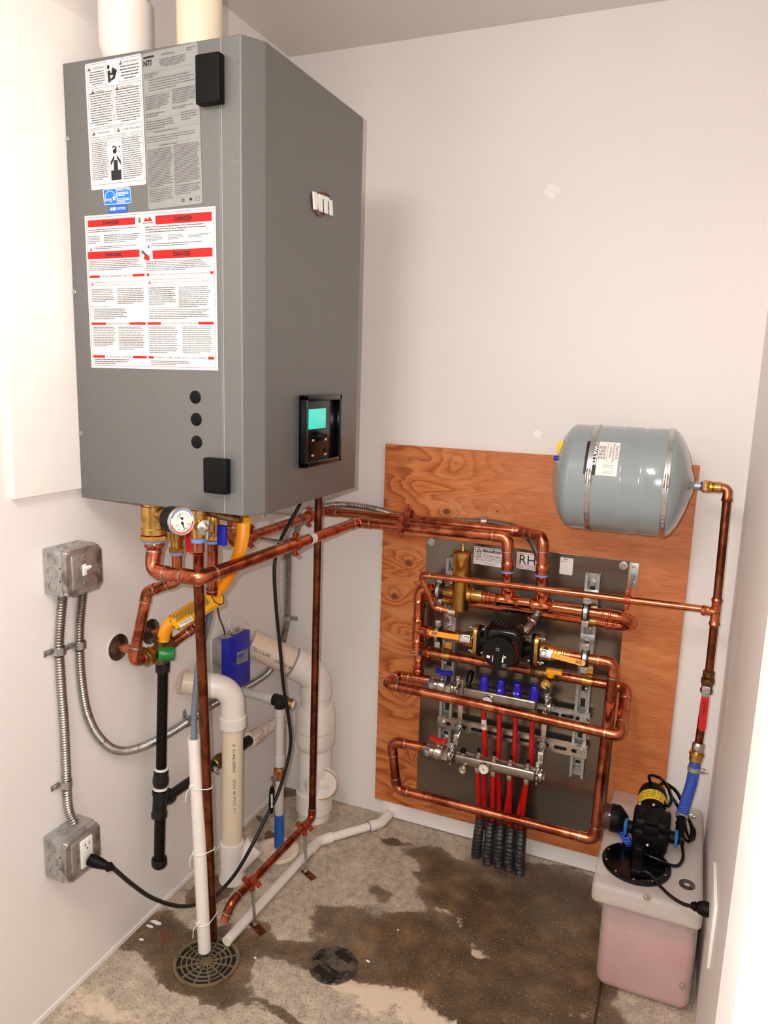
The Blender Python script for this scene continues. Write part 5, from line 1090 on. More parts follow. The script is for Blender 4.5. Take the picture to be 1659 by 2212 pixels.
k.lathe(tc+V((0,0,-.022)),(0,0,1),[(.0165,0),(.0165,.03)],18); k.build('black_tee','iron',gr_)
rt_=tc+V((.035,.01,-.008)); k=MB(); k.lathe(tc,rt_-tc,[(.013,0),(.017,.02),(.017,.04)],18); k.build('side_nut','brass_dark',gr_); MB().lathe(rt_,rt_-tc,[(.0125,0),(.0125,.008)],18).build('white_plug','pvc_speck',gr_)
vz=X(gx,603,1672).z; k=MB(); k.lathe((gx,gy,bz),DN,[(.0135,0),(.0135,.01),(.018,.014),(.019,.03),(.016,.044),(.014,.05)],20); k.build('valve_body','brass',gr_)
hc=X(gx+.03,591,1682); k=MB(); hexnut(k,hc,(1,-.6,0),.009,.01); k.obox(hc+V((0,0,-.012)),(0,0,1),(0,1,0),(1,0,0),.03,.016,.004,.001); k.build('valve_nut','steel',gr_)
a=X(gx+.03,588,1700); b_=X(gx+.03,585,1755); k=MB(); k.sweep([a,a.lerp(b_,.2),b_],[.006,.0085,.007],8); hnd=k.build('lever','black',gr_,'black lever hanging down'); 
k=MB(); k.cyl((gx,gy,.02),(gx,gy,bz-.045),r,20); k.build('lower_pipe','pvc_grey',gr_)
k=MB(); z1_=X(gx,604,1757).z; z0_=X(gx,604,1826).z
pth=[V((gx,gy,z0_+(z1_-z0_)*i/24)) for i in range(25)]; k.sweep(pth,[r*(1.1+.05*((i*7)%3)/2) for i in range(25)],20); k.build('tape_wrap','blue_tape',gr_,'crinkled blue tape wrap')
fl_=T('floor_flange','round white cleanout cover on the floor around the blue taped riser','floor cover'); fc=Z(0,600,1839)
k=MB(); k.lathe((fc.x,fc.y,.0005),(0,0,1),[(.062,0),(.062,.004),(.056,.006),(.052,.004),(.02,.005),(.019,.012),(.0165,.012)],40); k.build('cover_plate','pvc_dirty',fl_); k=MB(); k.ring((fc.x,fc.y,.003),(0,0,1),.0625,.067,.004,40); k.build('outer_ring','pvc_cream',fl_)
# small white floor drain line
fd=T('condensate_drain','long thin white PVC drain line lying across the floor to the grate','drain pipe')
r=.0134; P=[Z(.016,489,2036),Z(.016,672,1828),Z(.016,716,1812),Z(.016,800,1787),Z(.018,838,1770),V((.405,-.02,.045))]
P=[Z(.016,489,2034),Z(.016,688,1817),Z(.016,823,1778),Z(.03,862,1733)]
for i in range(3):
    MB().cyl(P[i],P[i+1],r,20).build('pipe','pvc',fd)
for i in (1,2):
    a=(P[i-1]-P[i]).normalized(); b_=(P[i+1]-P[i]).normalized(); k=MB(); pth=arc([P[i]+a*.045,P[i],P[i]+b_*.045],.04,8); k.sweep([pth[0]]+pth[1:-1]+[pth[-1]],[r*1.28]+[r*1.2]*(len(pth)-2)+[r*1.28],20); e=k.build('elbow','pvc',fd)
    k=MB(); k.ring(P[i]+a*.046,a,r,r*1.24,.002,20); k.ring(P[i]+b_*.046,b_,r,r*1.24,.002,20); k.build('glue_ring','pvc_dirty' if i==1 else 'primer',e)
# white drain tube zip tied to the copper discharge
wt=T('white_drain_tube','straight white PVC tube with open top, zip tied upright over the floor grate','drain pipe')
a=Z(.02,442,2052); tp_=X(a.x-.012,420,1593); r=.0164; k=MB(); dwt=(tp_-a).normalized(); k.lathe(a,dwt,[(r*.86,.0),(r,0),(r,(tp_-a).length),(r*.86,(tp_-a).length),(r*.86,0)],24); k.build('pipe','pvc',wt)
hz=T('grey_corrugated_hose','thin grey corrugated hose dropping into the white tube','hose'); k=MB()
hp=[X(.16,462,1290),X(.165,452,1335),X(.175,440,1385),X(.18,428,1440),X(.19,422,1500),X(a.x-.01,419,1560),tp_-V((0,0,.06))]
corrug(k,cat(hp,8),.0082,.0068,.0045,12); k.build('tube','grey_hose',hz)
bt_=base_; tp2=mid
for i,(u,v) in enumerate(((430,1692),(437,1832),(444,1988))):
    t=T('zip_tie',('top','middle','bottom')[i]+' white zip tie binding the tube to the copper pipe','zip tie','white zip ties'); 
    f_=(v-1593)/(2052-1593); c1_=tp_.lerp(a,f_); s=(c1_.z-bt_.z)/(tp2.z-bt_.z); c2_=bt_+(tp2-bt_)*s; d=(c2_-c1_); L=d.length; d.normalize(); n=V((d.y,-d.x,0)).normalized(); pts=[]
    for q in range(9): an=math.pi*(.5+q/8); pts.append(c1_+d*math.cos(an)*(r+.0015)+n*math.sin(an)*(r+.0015))
    for q in range(9): an=math.pi*(1.5+q/8); pts.append(c2_+d*math.cos(an)*.0133+n*math.sin(an)*.0133)
    k=MB(); k.sweep(pts,.0013,6,closed=True); k.build('strap','white',t)
    h0=c1_-d*(r*.5)+ (CAM-c1_).normalized()*r*1.0; h0=c1_+(X(c1_.x,u-18,v+6)-c1_).normalized()*(r+.003); k=MB(); k.obox(h0,(0,0,1),d,n,.006,.007,.006,.001); k.build('head','white',t); k=MB(); k.sweep(cat([h0,h0+V((-.01,-.008,-.015)),h0+V((-.012,-.012,-.04))],5),.001,5); k.build('tail','white',t)
# tall discharge standpipe by the corner, runs down and along the floor on stands
ds=T('copper_standpipe','slim copper pipe from behind the boiler to an open end near the grate','copper pipe')
r=.0108; z_=.118; q1=V((.293,-.285,z_)); q1=X(.293,674,1768); tpz=q1+(X(.30,688,1082)-q1)*1.0
tp4=X(.30,688,1082); dup=(tp4-q1).normalized(); tp5=q1+dup*((tp4-q1).length+.12)
q2=X(.283,500,1950); q3=X(.273,484,1990)
MB().cyl(q1+dup*.03,tp5,r,18).build('pipe','copper_old',ds)
run(ds,[q1+dup*.034,q1,q2+ (q2-q1).normalized()*0,q3-V((0,0,.0))],r,'copper',R=.02,L=.014)
for i,(u,v,ur,vr) in enumerate(((655,1790,661,1885),(545,1900,551,2000))):
    b0=Z(.0015,ur,vr); d=(q2-q1).normalized(); c=q1+d*((X(.288,u,v)-q1).dot(d)); b0=V((c.x,c.y,.0015)) if False else b0
    hanger(c,d,r,b0,('copper ring stand holding the low pipe at the corner elbow','copper ring stand holding the low pipe near its open end')[i],ear=(1,.3,0),grp='floor pipe stands')
    t=T('stand_foot',('flat copper foot plate under the stand by the white pipe elbow','bent copper foot plate under the stand nearest the grate')[i],'foot plate','stand foot plates')
    k=MB(); k.obox((b0.x+.012,b0.y-.004,.002),(.9,-.45,0),(.45,.9,0),(0,0,1),.055,.022,.002,.0006); k.build('plate','copper_old',t); k=MB(); hexnut(k,(b0.x,b0.y,.0075),(0,0,1),.008,.008); k.build('nut','steel',t)
# floor grate
fg=T('floor_grate','round dark floor drain grate with curved slots','drain grate'); gc2=Z(0,446,2079); R0=.0835
k=MB(); k.ring((gc2.x,gc2.y,.003),(0,0,1),R0*.9,R0,.005,56)
for i in range(1,6): rr=R0*.9*i/6; k.ring((gc2.x,gc2.y,.002),(0,0,1),rr-.0019,rr+.0019,.004,48)
for i in range(12):
    a=i*math.pi/6+.2; dv=V((math.cos(a),math.sin(a),0)); k.obox(V((gc2.x,gc2.y,.002))+dv*R0*.46,dv,(-dv.y,dv.x,0),(0,0,1),R0*.92,.0042,.0034)
k.lathe((gc2.x,gc2.y,.0),(0,0,1),[(.006,0),(.006,.0042)],16); k.build('grating','grate',fg)
k=MB(); k.lathe((gc2.x,gc2.y,.0003),(0,0,1),[(R0*.92,0),(R0*.92,.0004)],48); k.build('dark_well','pit',fg)
for a in (2.6,-.5): MB().lathe(V((gc2.x+R0*.94*math.cos(a),gc2.y+R0*.94*math.sin(a),.005)),(0,0,1),[(.0035,0),(.003,.0012)],10).build('screw','steel',fg)
# muddy cleanout
mc=T('muddy_cleanout','dirty round cleanout plug sunk in the floor right of the grate','floor cover'); c=Z(0,720,2086); k=MB(); random.seed(3)
N=40; ring=[]; 
for j,(rf,h) in enumerate(((1,.0004),(.96,.003),(.85,.002),(.6,.0035),(.3,.002))):
    ring.append([V((c.x+math.cos(a*2*math.pi/N)*.062*rf*(1+.04*random.random()),c.y+math.sin(a*2*math.pi/N)*.062*rf*(1+.04*random.random()),h+.0012*random.random())) for a in range(N)])
vs=[q for rg in ring for q in rg]; fs=[(j*N+a,j*N+(a+1)%N,(j+1)*N+(a+1)%N,(j+1)*N+a) for j in range(4) for a in range(N)]; fs.append(tuple(4*N+a for a in range(N))); k.add(vs,fs); k.build('plug_body','drain_mud',mc)
k=MB(); k.obox((c.x,c.y,.005),(.75,-.25,0),(.25,.75,0),(0,0,1),.105,.024,.004,.002); k.build('cross_bar','drain_mud',mc)
for (dx,dy,s1,s2) in ((.012,.036,.05,.02),(-.008,-.036,.062,.02)): k=MB(); k.obox((c.x+dx,c.y+dy,.0046),(.75,-.25,0),(.25,.75,0),(0,0,1),s1,s2,.002,.0008); k.build('dark_recess','pit',mc)
# debris
random.seed(11)
for i,(u,v,lab) in enumerate(((337,1994,'long white plaster flake near the left wall'),(322,2002,'thin curled plaster flake beside the long flake'),(306,2031,'crumpled plaster flake left of the grate'),(860,2010,'small bright white chip on the wet patch right of the cleanout'),(795,2078,'whitish crumb just right of the muddy cleanout'),(551,2070,'tiny white splinter right of the grate'))):
    c=Z(0,u,v); k=MB(); n=7; s=(.014,.009,.008,.0035,.008,.005)[i]; k.prism([(c.x+s*math.cos(a*2*math.pi/n)*(.5+.6*random.random())*(1.6 if i<2 else 1),c.y+s*.5*math.sin(a*2*math.pi/n)*(.5+.6*random.random()),.0005) for a in range(n)],(0,0,.0025)); tag(k.build('plaster_flake','trim',sm=False),lab,'debris','plaster flakes')

nz=V((.7,-.7,0)).normalized(); la=X(gx+.036,589,1712); k=MB(); f=FR(la+V((.004,-.006,0)),(0,0,-1),(-.7,-.7,0),nz,.045,.006); f.text(k,'LEGEND',0,0,1,1,.03); k.build('lever_lettering','ink_white',hnd)
c=Z(0,92,2198); k=MB(); k.box((c.x-.008,c.y-.006,.0005),(c.x+.008,c.y+.006,.004),.001); tag(k.build('black_clip','black'),'tiny black plastic clip lying at the left wall base, bottom left corner','clip')
# ============================================================ EXPANSION TANK
et=T('expansion_tank','big grey horizontal expansion tank strapped to the plywood top','expansion tank')
ty,tz=-.162,1.2445; xa,xb=.9207,1.272; R0=.1385
prof=[(0,0),(.04,.002),(.08,.012),(.112,.027),(.131,.041),(.137,.050),(R0,.058),(R0,.176),(R0*1.01,.179),(R0*1.01,.184),(R0,.187),(R0,.218),(R0*.985,.223),(R0*.985,.230),(R0,.235),(R0,.289),(.1365,.296),(.131,.304),(.108,.319),(.07,.334),(.035,.343),(.02,.349),(.0,.3505)]
k=MB(); k.lathe((xa,ty,tz),XD,prof,72); k.build('shell','tank',et)
def tband(x,parent):
    k=MB(); k.ring((x,ty,tz),XD,R0+.0004,R0+.0016,.0125,72); b=k.build('strap','steel',et,'steel band with worm screw')
    k=MB()
    for q in range(34):
        a=math.radians(-150+q*2.1) ; 
        for s in (1,): 
            dd_=V((0,math.cos(a),math.sin(a)))
    for q in range(44):
        a=math.radians(150+q*1.7); dd_=V((0,math.cos(a),math.sin(a))); k.obox(V((x,ty,tz))+dd_*(R0+.0017),XD,dd_.cross(XD),dd_,.008,.0012,.0006)
    k.build('worm_slots','cover',b,sm=False)
    a=math.radians(172); dd_=V((0,math.cos(a),math.sin(a))); tt_=dd_.cross(XD); c=V((x,ty,tz))+dd_*(R0+.006)
    k=MB(); k.obox(c,XD,tt_,dd_,.016,.026,.010,.003); k.cyl(c-tt_*.02+dd_*.003,c+tt_*.02+dd_*.003,.0045,10); k.build('worm_screw','nickel',b)
tband(xa+.107,et); tband(xa+.288,et)
# wrapped label
def wrap(x0,x1,a0,a1,mat,name,parent,e,n=12):
    vs=[];fs=[]
    for q in range(n+1):
        a=math.radians(a0+(a1-a0)*q/n); dd_=V((0,math.cos(a),math.sin(a)))
        for x in (x0,x1): vs.append(V((x,ty,tz))+dd_*(R0+e))
    fs=[(2*q,2*q+1,2*q+3,2*q+2) for q in range(n)]; return MB().add(vs,fs).build(name,mat,parent)
def wpt(x,a,e): a=math.radians(a); return V((x,ty,tz))+V((0,math.cos(a),math.sin(a)))*(R0+e)
lx0=xa+.0935; A0,A1=132,170
lb=wrap(lx0,lx0+.080,A0,A1,'paper','label',et,.0003); lb['label']='white and black printed tank label turned sideways'
wrap(lx0,lx0+.029,A0,A1,'ink','black_bar',lb,.0004)
def wtext(mb,t,xc0,xc1,a0,a1,e=.0006,bold=.02):   # text reads downward around the shell
    vs,fs=tmesh(t,bold); mb.add([wpt(xc1-(xc1-xc0)*(1-c_),a0+(a1-a0)*q,e) for q,c_ in vs],fs)
k=MB(); wtext(k,'WATTS',lx0+.018,lx0+.028,137,160,bold=.05)
for q in range(4): k.add([wpt(lx0+.018,A0+.8+q*1.1,.0006),wpt(lx0+.028,A0+.8+q*1.1,.0006),wpt(lx0+.028,A0+1.3+q*1.1,.0006),wpt(lx0+.018,A0+1.3+q*1.1,.0006)],[(0,1,2,3)])
k.build('brand_letters','ink_white',lb)
k=MB(); wtext(k,'Model ETX-30',lx0+.071,lx0+.077,137,152); wtext(k,'Pressurized Expansion Tank',lx0+.063,lx0+.069,134,156); wtext(k,'with Diaphragm',lx0+.056,lx0+.062,138,151); wtext(k,'For Closed Hot Water Heating Systems',lx0+.050,lx0+.053,134,156,bold=0)
k.build('printing','ink',lb); k=MB()
for q in range(5):
    for s in range(4): x=lx0+.032+q*.0034; a=138+s*4; k.add([wpt(x,a,.0006),wpt(x+.0015,a,.0006),wpt(x+.0015,a+3.2,.0006),wpt(x,a+3.2,.0006)],[(0,1,2,3)])
for (x0_,x1_,a0_,a1_) in ((.047,.068,159,159.4),(.047,.068,167,167.4),(.047,.0478,159,167),(.0672,.068,159,167),(.051,.064,161,161.3),(.051,.064,165,165.3)): k.add([wpt(lx0+x0_,a0_,.0006),wpt(lx0+x1_,a0_,.0006),wpt(lx0+x1_,a1_,.0006),wpt(lx0+x0_,a1_,.0006)],[(0,1,2,3)])
k.build('fine_print','ink_grey',lb)
k=MB(); k.lathe((xb-.006,ty,tz),XD,[(.013,0),(.013,.004),(.010,.006),(.010,.022)],18); k.build('nipple','galv',et)
# yellow tag
tg=T('yellow_tag','folded yellow paper tag on the left end of the grey tank','tag'); a=Y(-.17,1210,952); k=MB()
k.prism([Y(-.235,1202,956),Y(-.235,1217,952),Y(-.235,1214,985),Y(-.235,1209,1023),Y(-.235,1196,1025),Y(-.235,1203,990)],(0,.003,0)); k.build('folded_paper','yellow_tag',tg,sm=False)
k=MB(); c=Y(-.242,1202,989); k.lathe(c-V((.006,0,0)),XD,[(.006,0),(.0065,.002),(.0065,.012),(.005,.016)],14); k.build('blue_stopper','blue',tg)
f=FR(Y(-.2365,1203,998),V((1,0,-.1)),V((-.15,0,-1)),FW,.01,.02); k=MB(); f.greek(k,0,0,1,1,5,.4); k.build('printing','ink',tg)
# ============================================================ TANK LINE, RED LEVER VALVE, BLUE HOSE
tl=T('tank_feed_pipe','slim vertical copper pipe from the grey tank down to the blue hose','copper pipe')
yt=-.160; e1_=V((Y(yt,1573,1052).x,ty,tz)); e2_=Y(yt-.01,1572,1068)
x_t=Y(yt,1566,1150); tee_=Y(-.185,1546,1322); v0=Y(-.185,1532,1448)
k=MB(); x0_=xb+.014; k.lathe((x0_,ty,tz),XD,[(.012,0),(.012,.004)],16); k.build('seal','blue',tl)
k=MB(); hexnut(k,(x0_+.012,ty,tz),XD,.0155,.014); k.lathe((x0_+.018,ty,tz),XD,[(.0125,0),(.0155,.003),(.0155,.008),(.012,.011),(.0145,.014),(.0145,.028),(.0112,.032)],20); k.build('brass_union','brass',tl)
run(tl,[V((x0_+.045,ty,tz)),V((e1_.x,ty,tz)),tee_+V((0,0,.03)),],.0103,'copper_old','press',R=.012,L=.022,emat='copper')
dv=(v0-tee_).normalized(); MB().cyl(tee_,v0,.0103,18).build('pipe','copper_old',tl)
tee(tee_,UP,-XD,.0103,'copper',tl,L=.075,bl=.034,name='tee')
k=MB(); p1_=Y(yf,1530,1317); k.cyl(tee_-XD*.03,V((fb.x,yf,fb.z)),.0103,16); k.build('pipe','copper_bright',tl)
vv=T('red_lever_valve','brass valve with a hanging red lever on the slim corner pipe','valve'); v1_=Y(-.185,1523,1512)
d=(v1_-v0).normalized(); k=MB(); k.lathe(v0,d,[(.0105,0),(.0145,.003),(.0145,.016),(.0115,.019),(.0165,.022),(.0165,.034),(.0135,.04),(.0135,.05),(.0155,.052),(.0155,.060),(.0115,.064)],20); k.build('body','brass_dark',vv)
a=Y(-.212,1525,1493); b_=Y(-.212,1516,1578); k=MB(); d2_=(b_-a).normalized(); n=V((-.1,-1,0)).normalized(); n=(n-d2_*n.dot(d2_)).normalized(); w=d2_.cross(n); k.obox(a+d2_*.003,d2_,w,n,.03,.019,.002,.0006); hexnut(k,a+n*.004,n,.007,.006); k.cyl(a,a-n*.02,.005,12); k.build('lever_plate','steel',vv)
pts=[b_-d2_*.009+d2_*math.cos(an)*.009+w*math.sin(an)*.0092 for an in [-math.pi/2+q*math.pi/8 for q in range(9)]]+[a+d2_*.018+w*.0098,a+d2_*.018-w*.0098]; k=MB(); k.prism(pts,n*.0045); lv=k.build('lever_handle','red',vv,'red vinyl lever handle',sm=False)
f=FR(a+d2_*.026+n*.0047-w*.005*(1 if w.x>0 else -1),w if w.x>0 else -w,d2_,n,.010,.042); k=MB(); f.text(k,'LEGEND',.1,.3,.9,.34,.03) if False else None
f.text(k,'U',.2,.02,.8,.2,.03); f.text(k,'T',.15,.6,.85,.8,.06); f.text(k,'Z',.2,.3,.8,.5,.06); k.build('lever_marks','ink',lv)
pb=Y(-.185,1509,1608); MB().cyl(v1_,pb,.0103,18).build('lower_pipe','copper_old',tl)
k=MB(); d=(Y(-.185,1500,1655)-pb).normalized(); k.lathe(pb-d*.006,d,[(.0115,0),(.0155,.006),(.0155,.022),(.0125,.027)],20); k.build('adapter','nickel',tl)
k=MB(); k.lathe(pb+d*.02,d,[(.0125,0),(.0185,.003),(.019,.010),(.0165,.012),(.0165,.026),(.0125,.03),(.0125,.05)],20); k.build('hose_barb','brass',tl)
bh=T('blue_braided_hose','short blue braided hose from the corner pipe to the black pump','hose'); h0_=pb+d*.045; 
hp=[h0_,Y(-.187,1494,1690),Y(-.192,1482,1730),Y(-.2,1471,1768)]; hpath=cat(hp,8); k=MB(); k.sweep(hpath,.0145,20); k.build('hose','braid',bh)
def hclamp(c,d,side,parent):
    k=MB(); k.ring(c,d,.0146,.0165,.012,26); b=k.build('clamp_band','galv',parent); k=MB(); s=V(side).normalized(); k.obox(c+s*.021,d,s,V(d).cross(s),.014,.012,.012,.003); k.cyl(c+s*.018,c+s*.032,.004,10); k.build('clamp_screw','nickel',b)
hclamp(hpath[3],(hpath[4]-hpath[2]),(1,-.2,.0),bh); hclamp(hpath[-3],(hpath[-1]-hpath[-4]),(1,-.1,.1),bh)
# ============================================================ GLYCOL TANK
gt=T('glycol_tank','milky plastic feeder tank half full of pink liquid in the right corner','plastic tank')
TZ=.30
def shell(x0,y0,z0,x1,y1,z1,bev,name,mat,parent,lab=None): return MB().box((x0,y0,z0),(x1,y1,z1),bev,5).build(name,mat,parent,lab)
shell(1.163,-.462,.0005,1.384,-.035,.262,.028,'tank_body','milky',gt)
shell(1.1695,-.4555,.006,1.3775,-.042,.176,.012,'pink_liquid','glycol',gt,'pink liquid inside the tank')
shell(1.137,-.484,.245,1.388,-.018,TZ,.014,'tank_rim','milky',gt)
for (u,v,yy) in ((1397,1938,-.4845),(1493,2008,-.4625),(1475,2130,-.4625)):
    c=Y(yy,u,v); k=MB(); k.lathe(c,FW,[(.0085,0),(.0085,.001),(.006,.0015)],18); hexnut(k,c+V((0,-.003,0)),FW,.0058,.004); k.build('bolt','nickel',gt)
c=Z(TZ+.0005,1484,1912); k=MB(); k.ring((c.x,c.y,TZ+.002),UP,.008,.0185,.003,28); tag(k.build('washer','flange'),'flat steel washer lying on the tank top','washer')
# round access lid
ld=T('access_lid','round black access lid on the front of the tank top','lid'); lc_=Z(TZ,1374,1868); RL=.083
k=MB(); k.lathe((lc_.x,lc_.y,TZ+.0008),UP,[(RL,0),(RL,.005),(RL*.95,.008),(RL*.83,.008),(RL*.8,.004),(RL*.5,.0045),(0,.005)],56); k.build('lid_disc','black_gloss',ld)
for q in range(10): a=q*math.pi/5+.3; k=MB(); k.lathe((lc_.x+RL*.89*math.cos(a),lc_.y+RL*.89*math.sin(a),TZ+.008),UP,[(.0036,0),(.003,.002),(0,.0025)],10); k.build('lid_screw','nickel',ld)
bx_=Z(TZ+.03,1378,1850); k=MB(); k.box((bx_.x-.013,bx_.y-.05,TZ+.004),(bx_.x+.013,bx_.y+.035,TZ+.024),.004,3); k.box((bx_.x-.011,bx_.y+.012,TZ+.01),(bx_.x+.011,bx_.y+.04,TZ+.045),.004,3); k.build('switch_housing','black',ld)
# diaphragm pump on the tank
dp=T('transfer_pump','black diaphragm pump with a yellow label on top of the milky tank','pump')
hx,hy,hz=1.252,-.265,TZ+.05
hx=Z(TZ+.05,1408,1775).x
ax=V((-.06,1,.12)).normalized(); k=MB(); k.lathe(V((hx,hy+.035,hz+.008)),ax,[(.036,0),(.038,.004),(.038,.09),(.034,.108),(.02,.115),(0,.116)],32); k.build('motor','black',dp)
k=MB(); k.lathe(V((hx,hy+.035,hz+.008))+ax*.028,ax,[(.0386,0),(.0386,.042)],32,closed=False); k.build('motor_label','yellow_tag',dp,'yellow motor label')
lc2=V((hx,hy+.035,hz+.008)); k=MB(); random.seed(9)
for row in range(4):
    a=math.radians(70)
    for q in range(14):
        if random.random()<.25: continue
        an=math.radians(60+q*6.5); n_=V((math.cos(an),0,math.sin(an))); p_=lc2+ax*(.034+row*.009)+n_*.0389; k.obox(p_,V((-math.sin(an),0,math.cos(an))),ax,n_,.003,.0025,.0004)
k.build('label_print','ink',dp,sm=False)
k=MB(); k.obox((hx,hy,hz+.004),XD,V((0,1,.1)),UP,.092,.076,.074,.014,3); k.obox((hx,hy-.038,hz-.012),XD,V((0,1,0)),UP,.086,.034,.06,.012,3)
for s in (-1,1): k.obox((hx+s*.03,hy-.002,hz+.036),XD,FW,UP,.02,.05,.016,.004,2)
k.obox((hx,hy-.045,hz+.018),XD,FW,UP,.04,.02,.03,.005,2); k.obox((hx,hy-.03,hz+.036),XD,FW,UP,.03,.03,.012,.003,2)
for q in range(6): k.obox((hx-.034+q*.0135,hy-.058,hz-.034),XD,FW,UP,.008,.012,.012,.003,2)
k.build('pump_head','black',dp)
k=MB()
for s in (-1,1): k.obox((hx+s*.03,hy+.03,hz-.038),XD,FW,UP,.022,.11,.010,.003,2)
k.build('rubber_feet','rubber',dp)
for (dx,dy,dz) in ((-.034,.028,.042),(0,.03,.047),(.034,.026,.040),(-.004,-.066,-.012)): k=MB(); k.lathe((hx+dx,hy+dy,hz+dz),(0,-.3,1),[(.0048,0),(.0045,.003),(.002,.005),(0,.0052)],12); k.build('screw','nickel',dp)
k=MB(); k.lathe((hx-.002,hy+.018,hz+.0415),(0,-.15,1),[(.006,0),(.006,.0008)],16); k.build('green_sticker','green',dp)
for s,nm in ((-1,'inlet'),(1,'outlet')):
    k=MB(); k.lathe((hx+s*.046,hy-.012,hz-.006),XD*s,[(.016,0),(.016,.022),(.013,.024),(.013,.036)],20); k.build('port','black',dp); k=MB(); k.obox((hx+s*.062,hy-.018,hz-.004),XD,FW,UP,.008,.028,.036,.002,2); k.build('port_clip','blue_clip',dp,'light blue port clip')
# strainer
sc=V((hx-.098,hy+.002,hz)); k=MB(); k.lathe(sc+V((.02,0,0)),-XD,[(.012,-.02),(.034,0),(.036,.004),(.036,.022),(.033,.024)],32); k.build('strainer_body','black',dp); k=MB(); k.lathe(sc+V((-.003,0,0)),-XD,[(.0335,0),(.0335,.018),(.029,.024),(.0,.026)],32)
for q in range(16): a=q*math.pi/8; k.obox(sc+V((-.011,.0335*math.cos(a),.0335*math.sin(a))),XD,V((0,-math.sin(a),math.cos(a))),V((0,math.cos(a),math.sin(a))),.018,.004,.003,.001)
k.build('strainer_bowl','amber',dp,'clear smoky strainer bowl')
# outlet elbow joining the hose
oe=V((hx+.082,hy-.012,hz-.006)); he=hpath[-1]; k=MB(); k.sweep(arc([oe-V((.006,0,0)),V((he.x-.002,oe.y,oe.z)),he+(he-hpath[-3]).normalized()*-.01],.012,6),.0115,16); k.build('outlet_elbow','black',dp)
sh=T('suction_hose','short blue braided hose with a clamp under the strainer on the tank top','hose'); s0_=Z(TZ+.02,1336,1782); s1_=Z(TZ+.012,1352,1812); k=MB(); k.sweep(cat([s0_+V((-.004,.02,.006)),s0_,s1_,s1_+V((.014,-.018,-.003))],6),.0115,18); k.build('hose','braid',sh); hclamp2=MB(); hclamp2.ring(s0_,s1_-s0_,.0116,.0132,.009,22); hclamp2.obox(s0_+V((-.018,-.002,.002)),(1,0,0),(0,1,0),(0,0,1),.012,.012,.01,.003); hclamp2.build('clamp','nickel',sh)
pf=T('white_pump_foot','white rag like plastic bit poking from under the pump','plastic piece'); c=Z(TZ+.004,1392,1822); k=MB(); k.obox((c.x,c.y,TZ+.0055),(1,-.25,0),(.25,1,0),UP,.052,.02,.009,.004,2); k.build('piece','pvc',pf)
# cords
pc=T('coiled_power_cord','coiled black cord lying beside the yellow labelled motor','cord')
me_=lc2+ax*.112; CZ=TZ+.006
def zz(h,u,v): return Z(TZ+h,u,v)
pts=[me_+V((0,0,.01)),zz(.13,1402,1676),zz(.12,1425,1680),zz(.11,1442,1700),zz(.10,1450,1725),zz(.09,1442,1742),zz(.085,1428,1722),zz(.09,1422,1700),zz(.095,1438,1692),zz(.09,1462,1712),zz(.075,1478,1745),zz(.05,1490,1775),zz(.02,1500,1795),zz(.008,1496,1815),zz(.008,1484,1800),zz(.03,1476,1765),zz(.06,1462,1738),zz(.08,1446,1712),zz(.085,1452,1700),zz(.07,1470,1722),zz(.05,1484,1760)]
k=MB(); k.sweep(resample(cat(pts,8),.008),.0042,10); k.build('coiled_cable','black_gloss',pc)
pts=[zz(.05,1462,1775),zz(.035,1466,1800),zz(.012,1474,1830),zz(.008,1475,1855),zz(.008,1464,1870),zz(.010,1445,1868),zz(.018,1425,1858),zz(.02,1400,1848),V((bx_.x,bx_.y+.02,TZ+.03))]
k=MB(); k.sweep(resample(cat(pts,8),.008),.0042,10); k.build('loop_cable','black_gloss',pc)
pts=[zz(.05,1482,1755),zz(.03,1494,1790),zz(.012,1489,1818),zz(.008,1476,1805),zz(.03,1470,1780)]
k=MB(); k.sweep(resample(cat(pts,8),.008),.0042,10); k.build('small_loop','black_gloss',pc)
pg=T('tank_plug_cord','black cord and plug running from the tank lid to the right wall outlet','cord')
xp=WX-.006; pe=X(xp,1530,1962); pp0=V((xp-.038,pe.y,pe.z+.002)); 
pts=[V((bx_.x+.004,bx_.y-.045,TZ+.016)),zz(.014,1400,1885),zz(.012,1424,1912),Y(-.49,1442,1930),Y(-.51,1462,1945),Y(-.53,1482,1955),]
yP=-.545
P1_=Y(yP,1498,1957); P2_=Y(yP,1532,1966); pts+= [P1_]
k=MB(); k.sweep(resample(cat(pts,8),.008),.0042,10); k.build('cable','rubber',pg)
d=(P2_-P1_).normalized(); k=MB(); k.sweep([P1_-d*.006,P1_,P1_+d*.003,P1_+d*.006,P1_+d*.009,P1_+d*.012,P2_-d*.012,P2_],[.006,.009,.011,.009,.012,.0135,.0165,.0165],12); k.build('plug','black',pg)
wo=T('wall_outlet_plate','white outlet plate edge on on the right wall where the plug goes in','outlet plate')
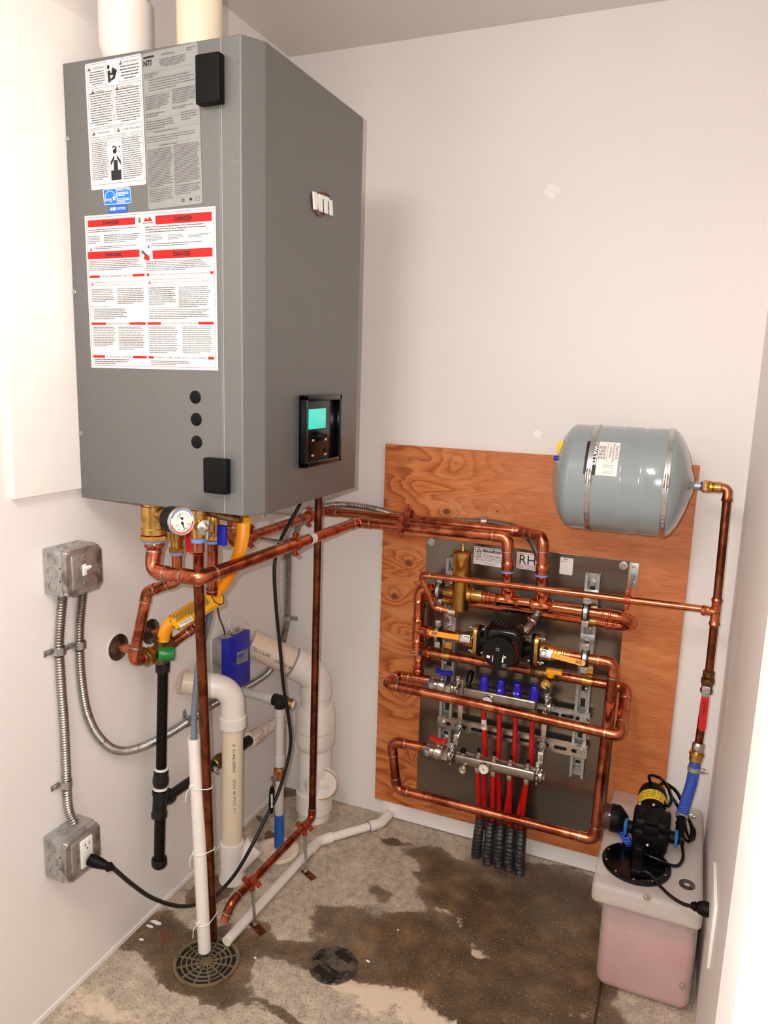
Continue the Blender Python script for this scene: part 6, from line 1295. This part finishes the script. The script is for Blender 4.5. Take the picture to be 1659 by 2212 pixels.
MB().box((WX-.0075,-.66,.30),(WX-.0002,-.50,.445),.002).build('plate','white',wo); 
MB().box((P2_.x-.001,yP-.016,P2_.z-.02),(WX-.005,yP+.016,P2_.z+.02),.002).build('socket_block','white',wo)
FLASH=55; CEIL=29; WORLD=.38; EXPO=0.0
# ============================================================ LIGHT
def lamp(name,kind,loc,energy,size=None,col=(1,1,1),aim=None,sy=None):
    l=bpy.data.lights.new(name,kind); l.energy=energy; l.color=col
    if kind=='AREA':
        l.size=size
        if sy: l.shape='RECTANGLE'; l.size_y=sy
    elif size: l.shadow_soft_size=size
    o=bpy.data.objects.new(name,l); C.objects.link(o); o.location=loc
    if aim is not None: o.rotation_euler=(V(aim)-V(loc)).to_track_quat('-Z','Y').to_euler()
    return o
up=-V(M[1]); rt=V(M[0])
lamp('phone_flash','POINT',CAM+up*.035-rt*.045,FLASH,.006,(1,.96,.93))
lamp('ceiling_light','AREA',(.62,-2.1,2.40),CEIL,.5,(1,.96,.92),(.5,-1.4,0),.9)
w=bpy.data.worlds.new('world'); bpy.context.scene.world=w; w.use_nodes=True
w.node_tree.nodes['Background'].inputs[0].default_value=(.95,.91,.88,1); w.node_tree.nodes['Background'].inputs[1].default_value=WORLD
s=bpy.context.scene; s.view_settings.view_transform='Standard'; s.view_settings.look='None'; s.view_settings.exposure=EXPO; s.view_settings.gamma=1; s.view_settings.use_curve_mapping=False
# ============================================================ put every origin at its thing's base
def desc(o):
    out=[]
    for c in o.children: out.append(c); out+=desc(c)
    return out
for o in list(C.objects):
    if o.parent or o.type in('LIGHT','CAMERA'): continue
    ms=[q for q in [o]+desc(o) if q.type=='MESH' and len(q.data.vertices)]
    if not ms: continue
    lo=V((1e9,)*3); hi=V((-1e9,)*3)
    for q in ms:
        for v in q.data.vertices:
            for i in range(3):
                a=v.co[i]
                if a<lo[i]: lo[i]=a
                if a>hi[i]: hi[i]=a
    L=V(((lo.x+hi.x)/2,(lo.y+hi.y)/2,lo.z)); mt=Matrix.Translation(-L)
    for q in ms: q.data.transform(mt)
    o.location=L
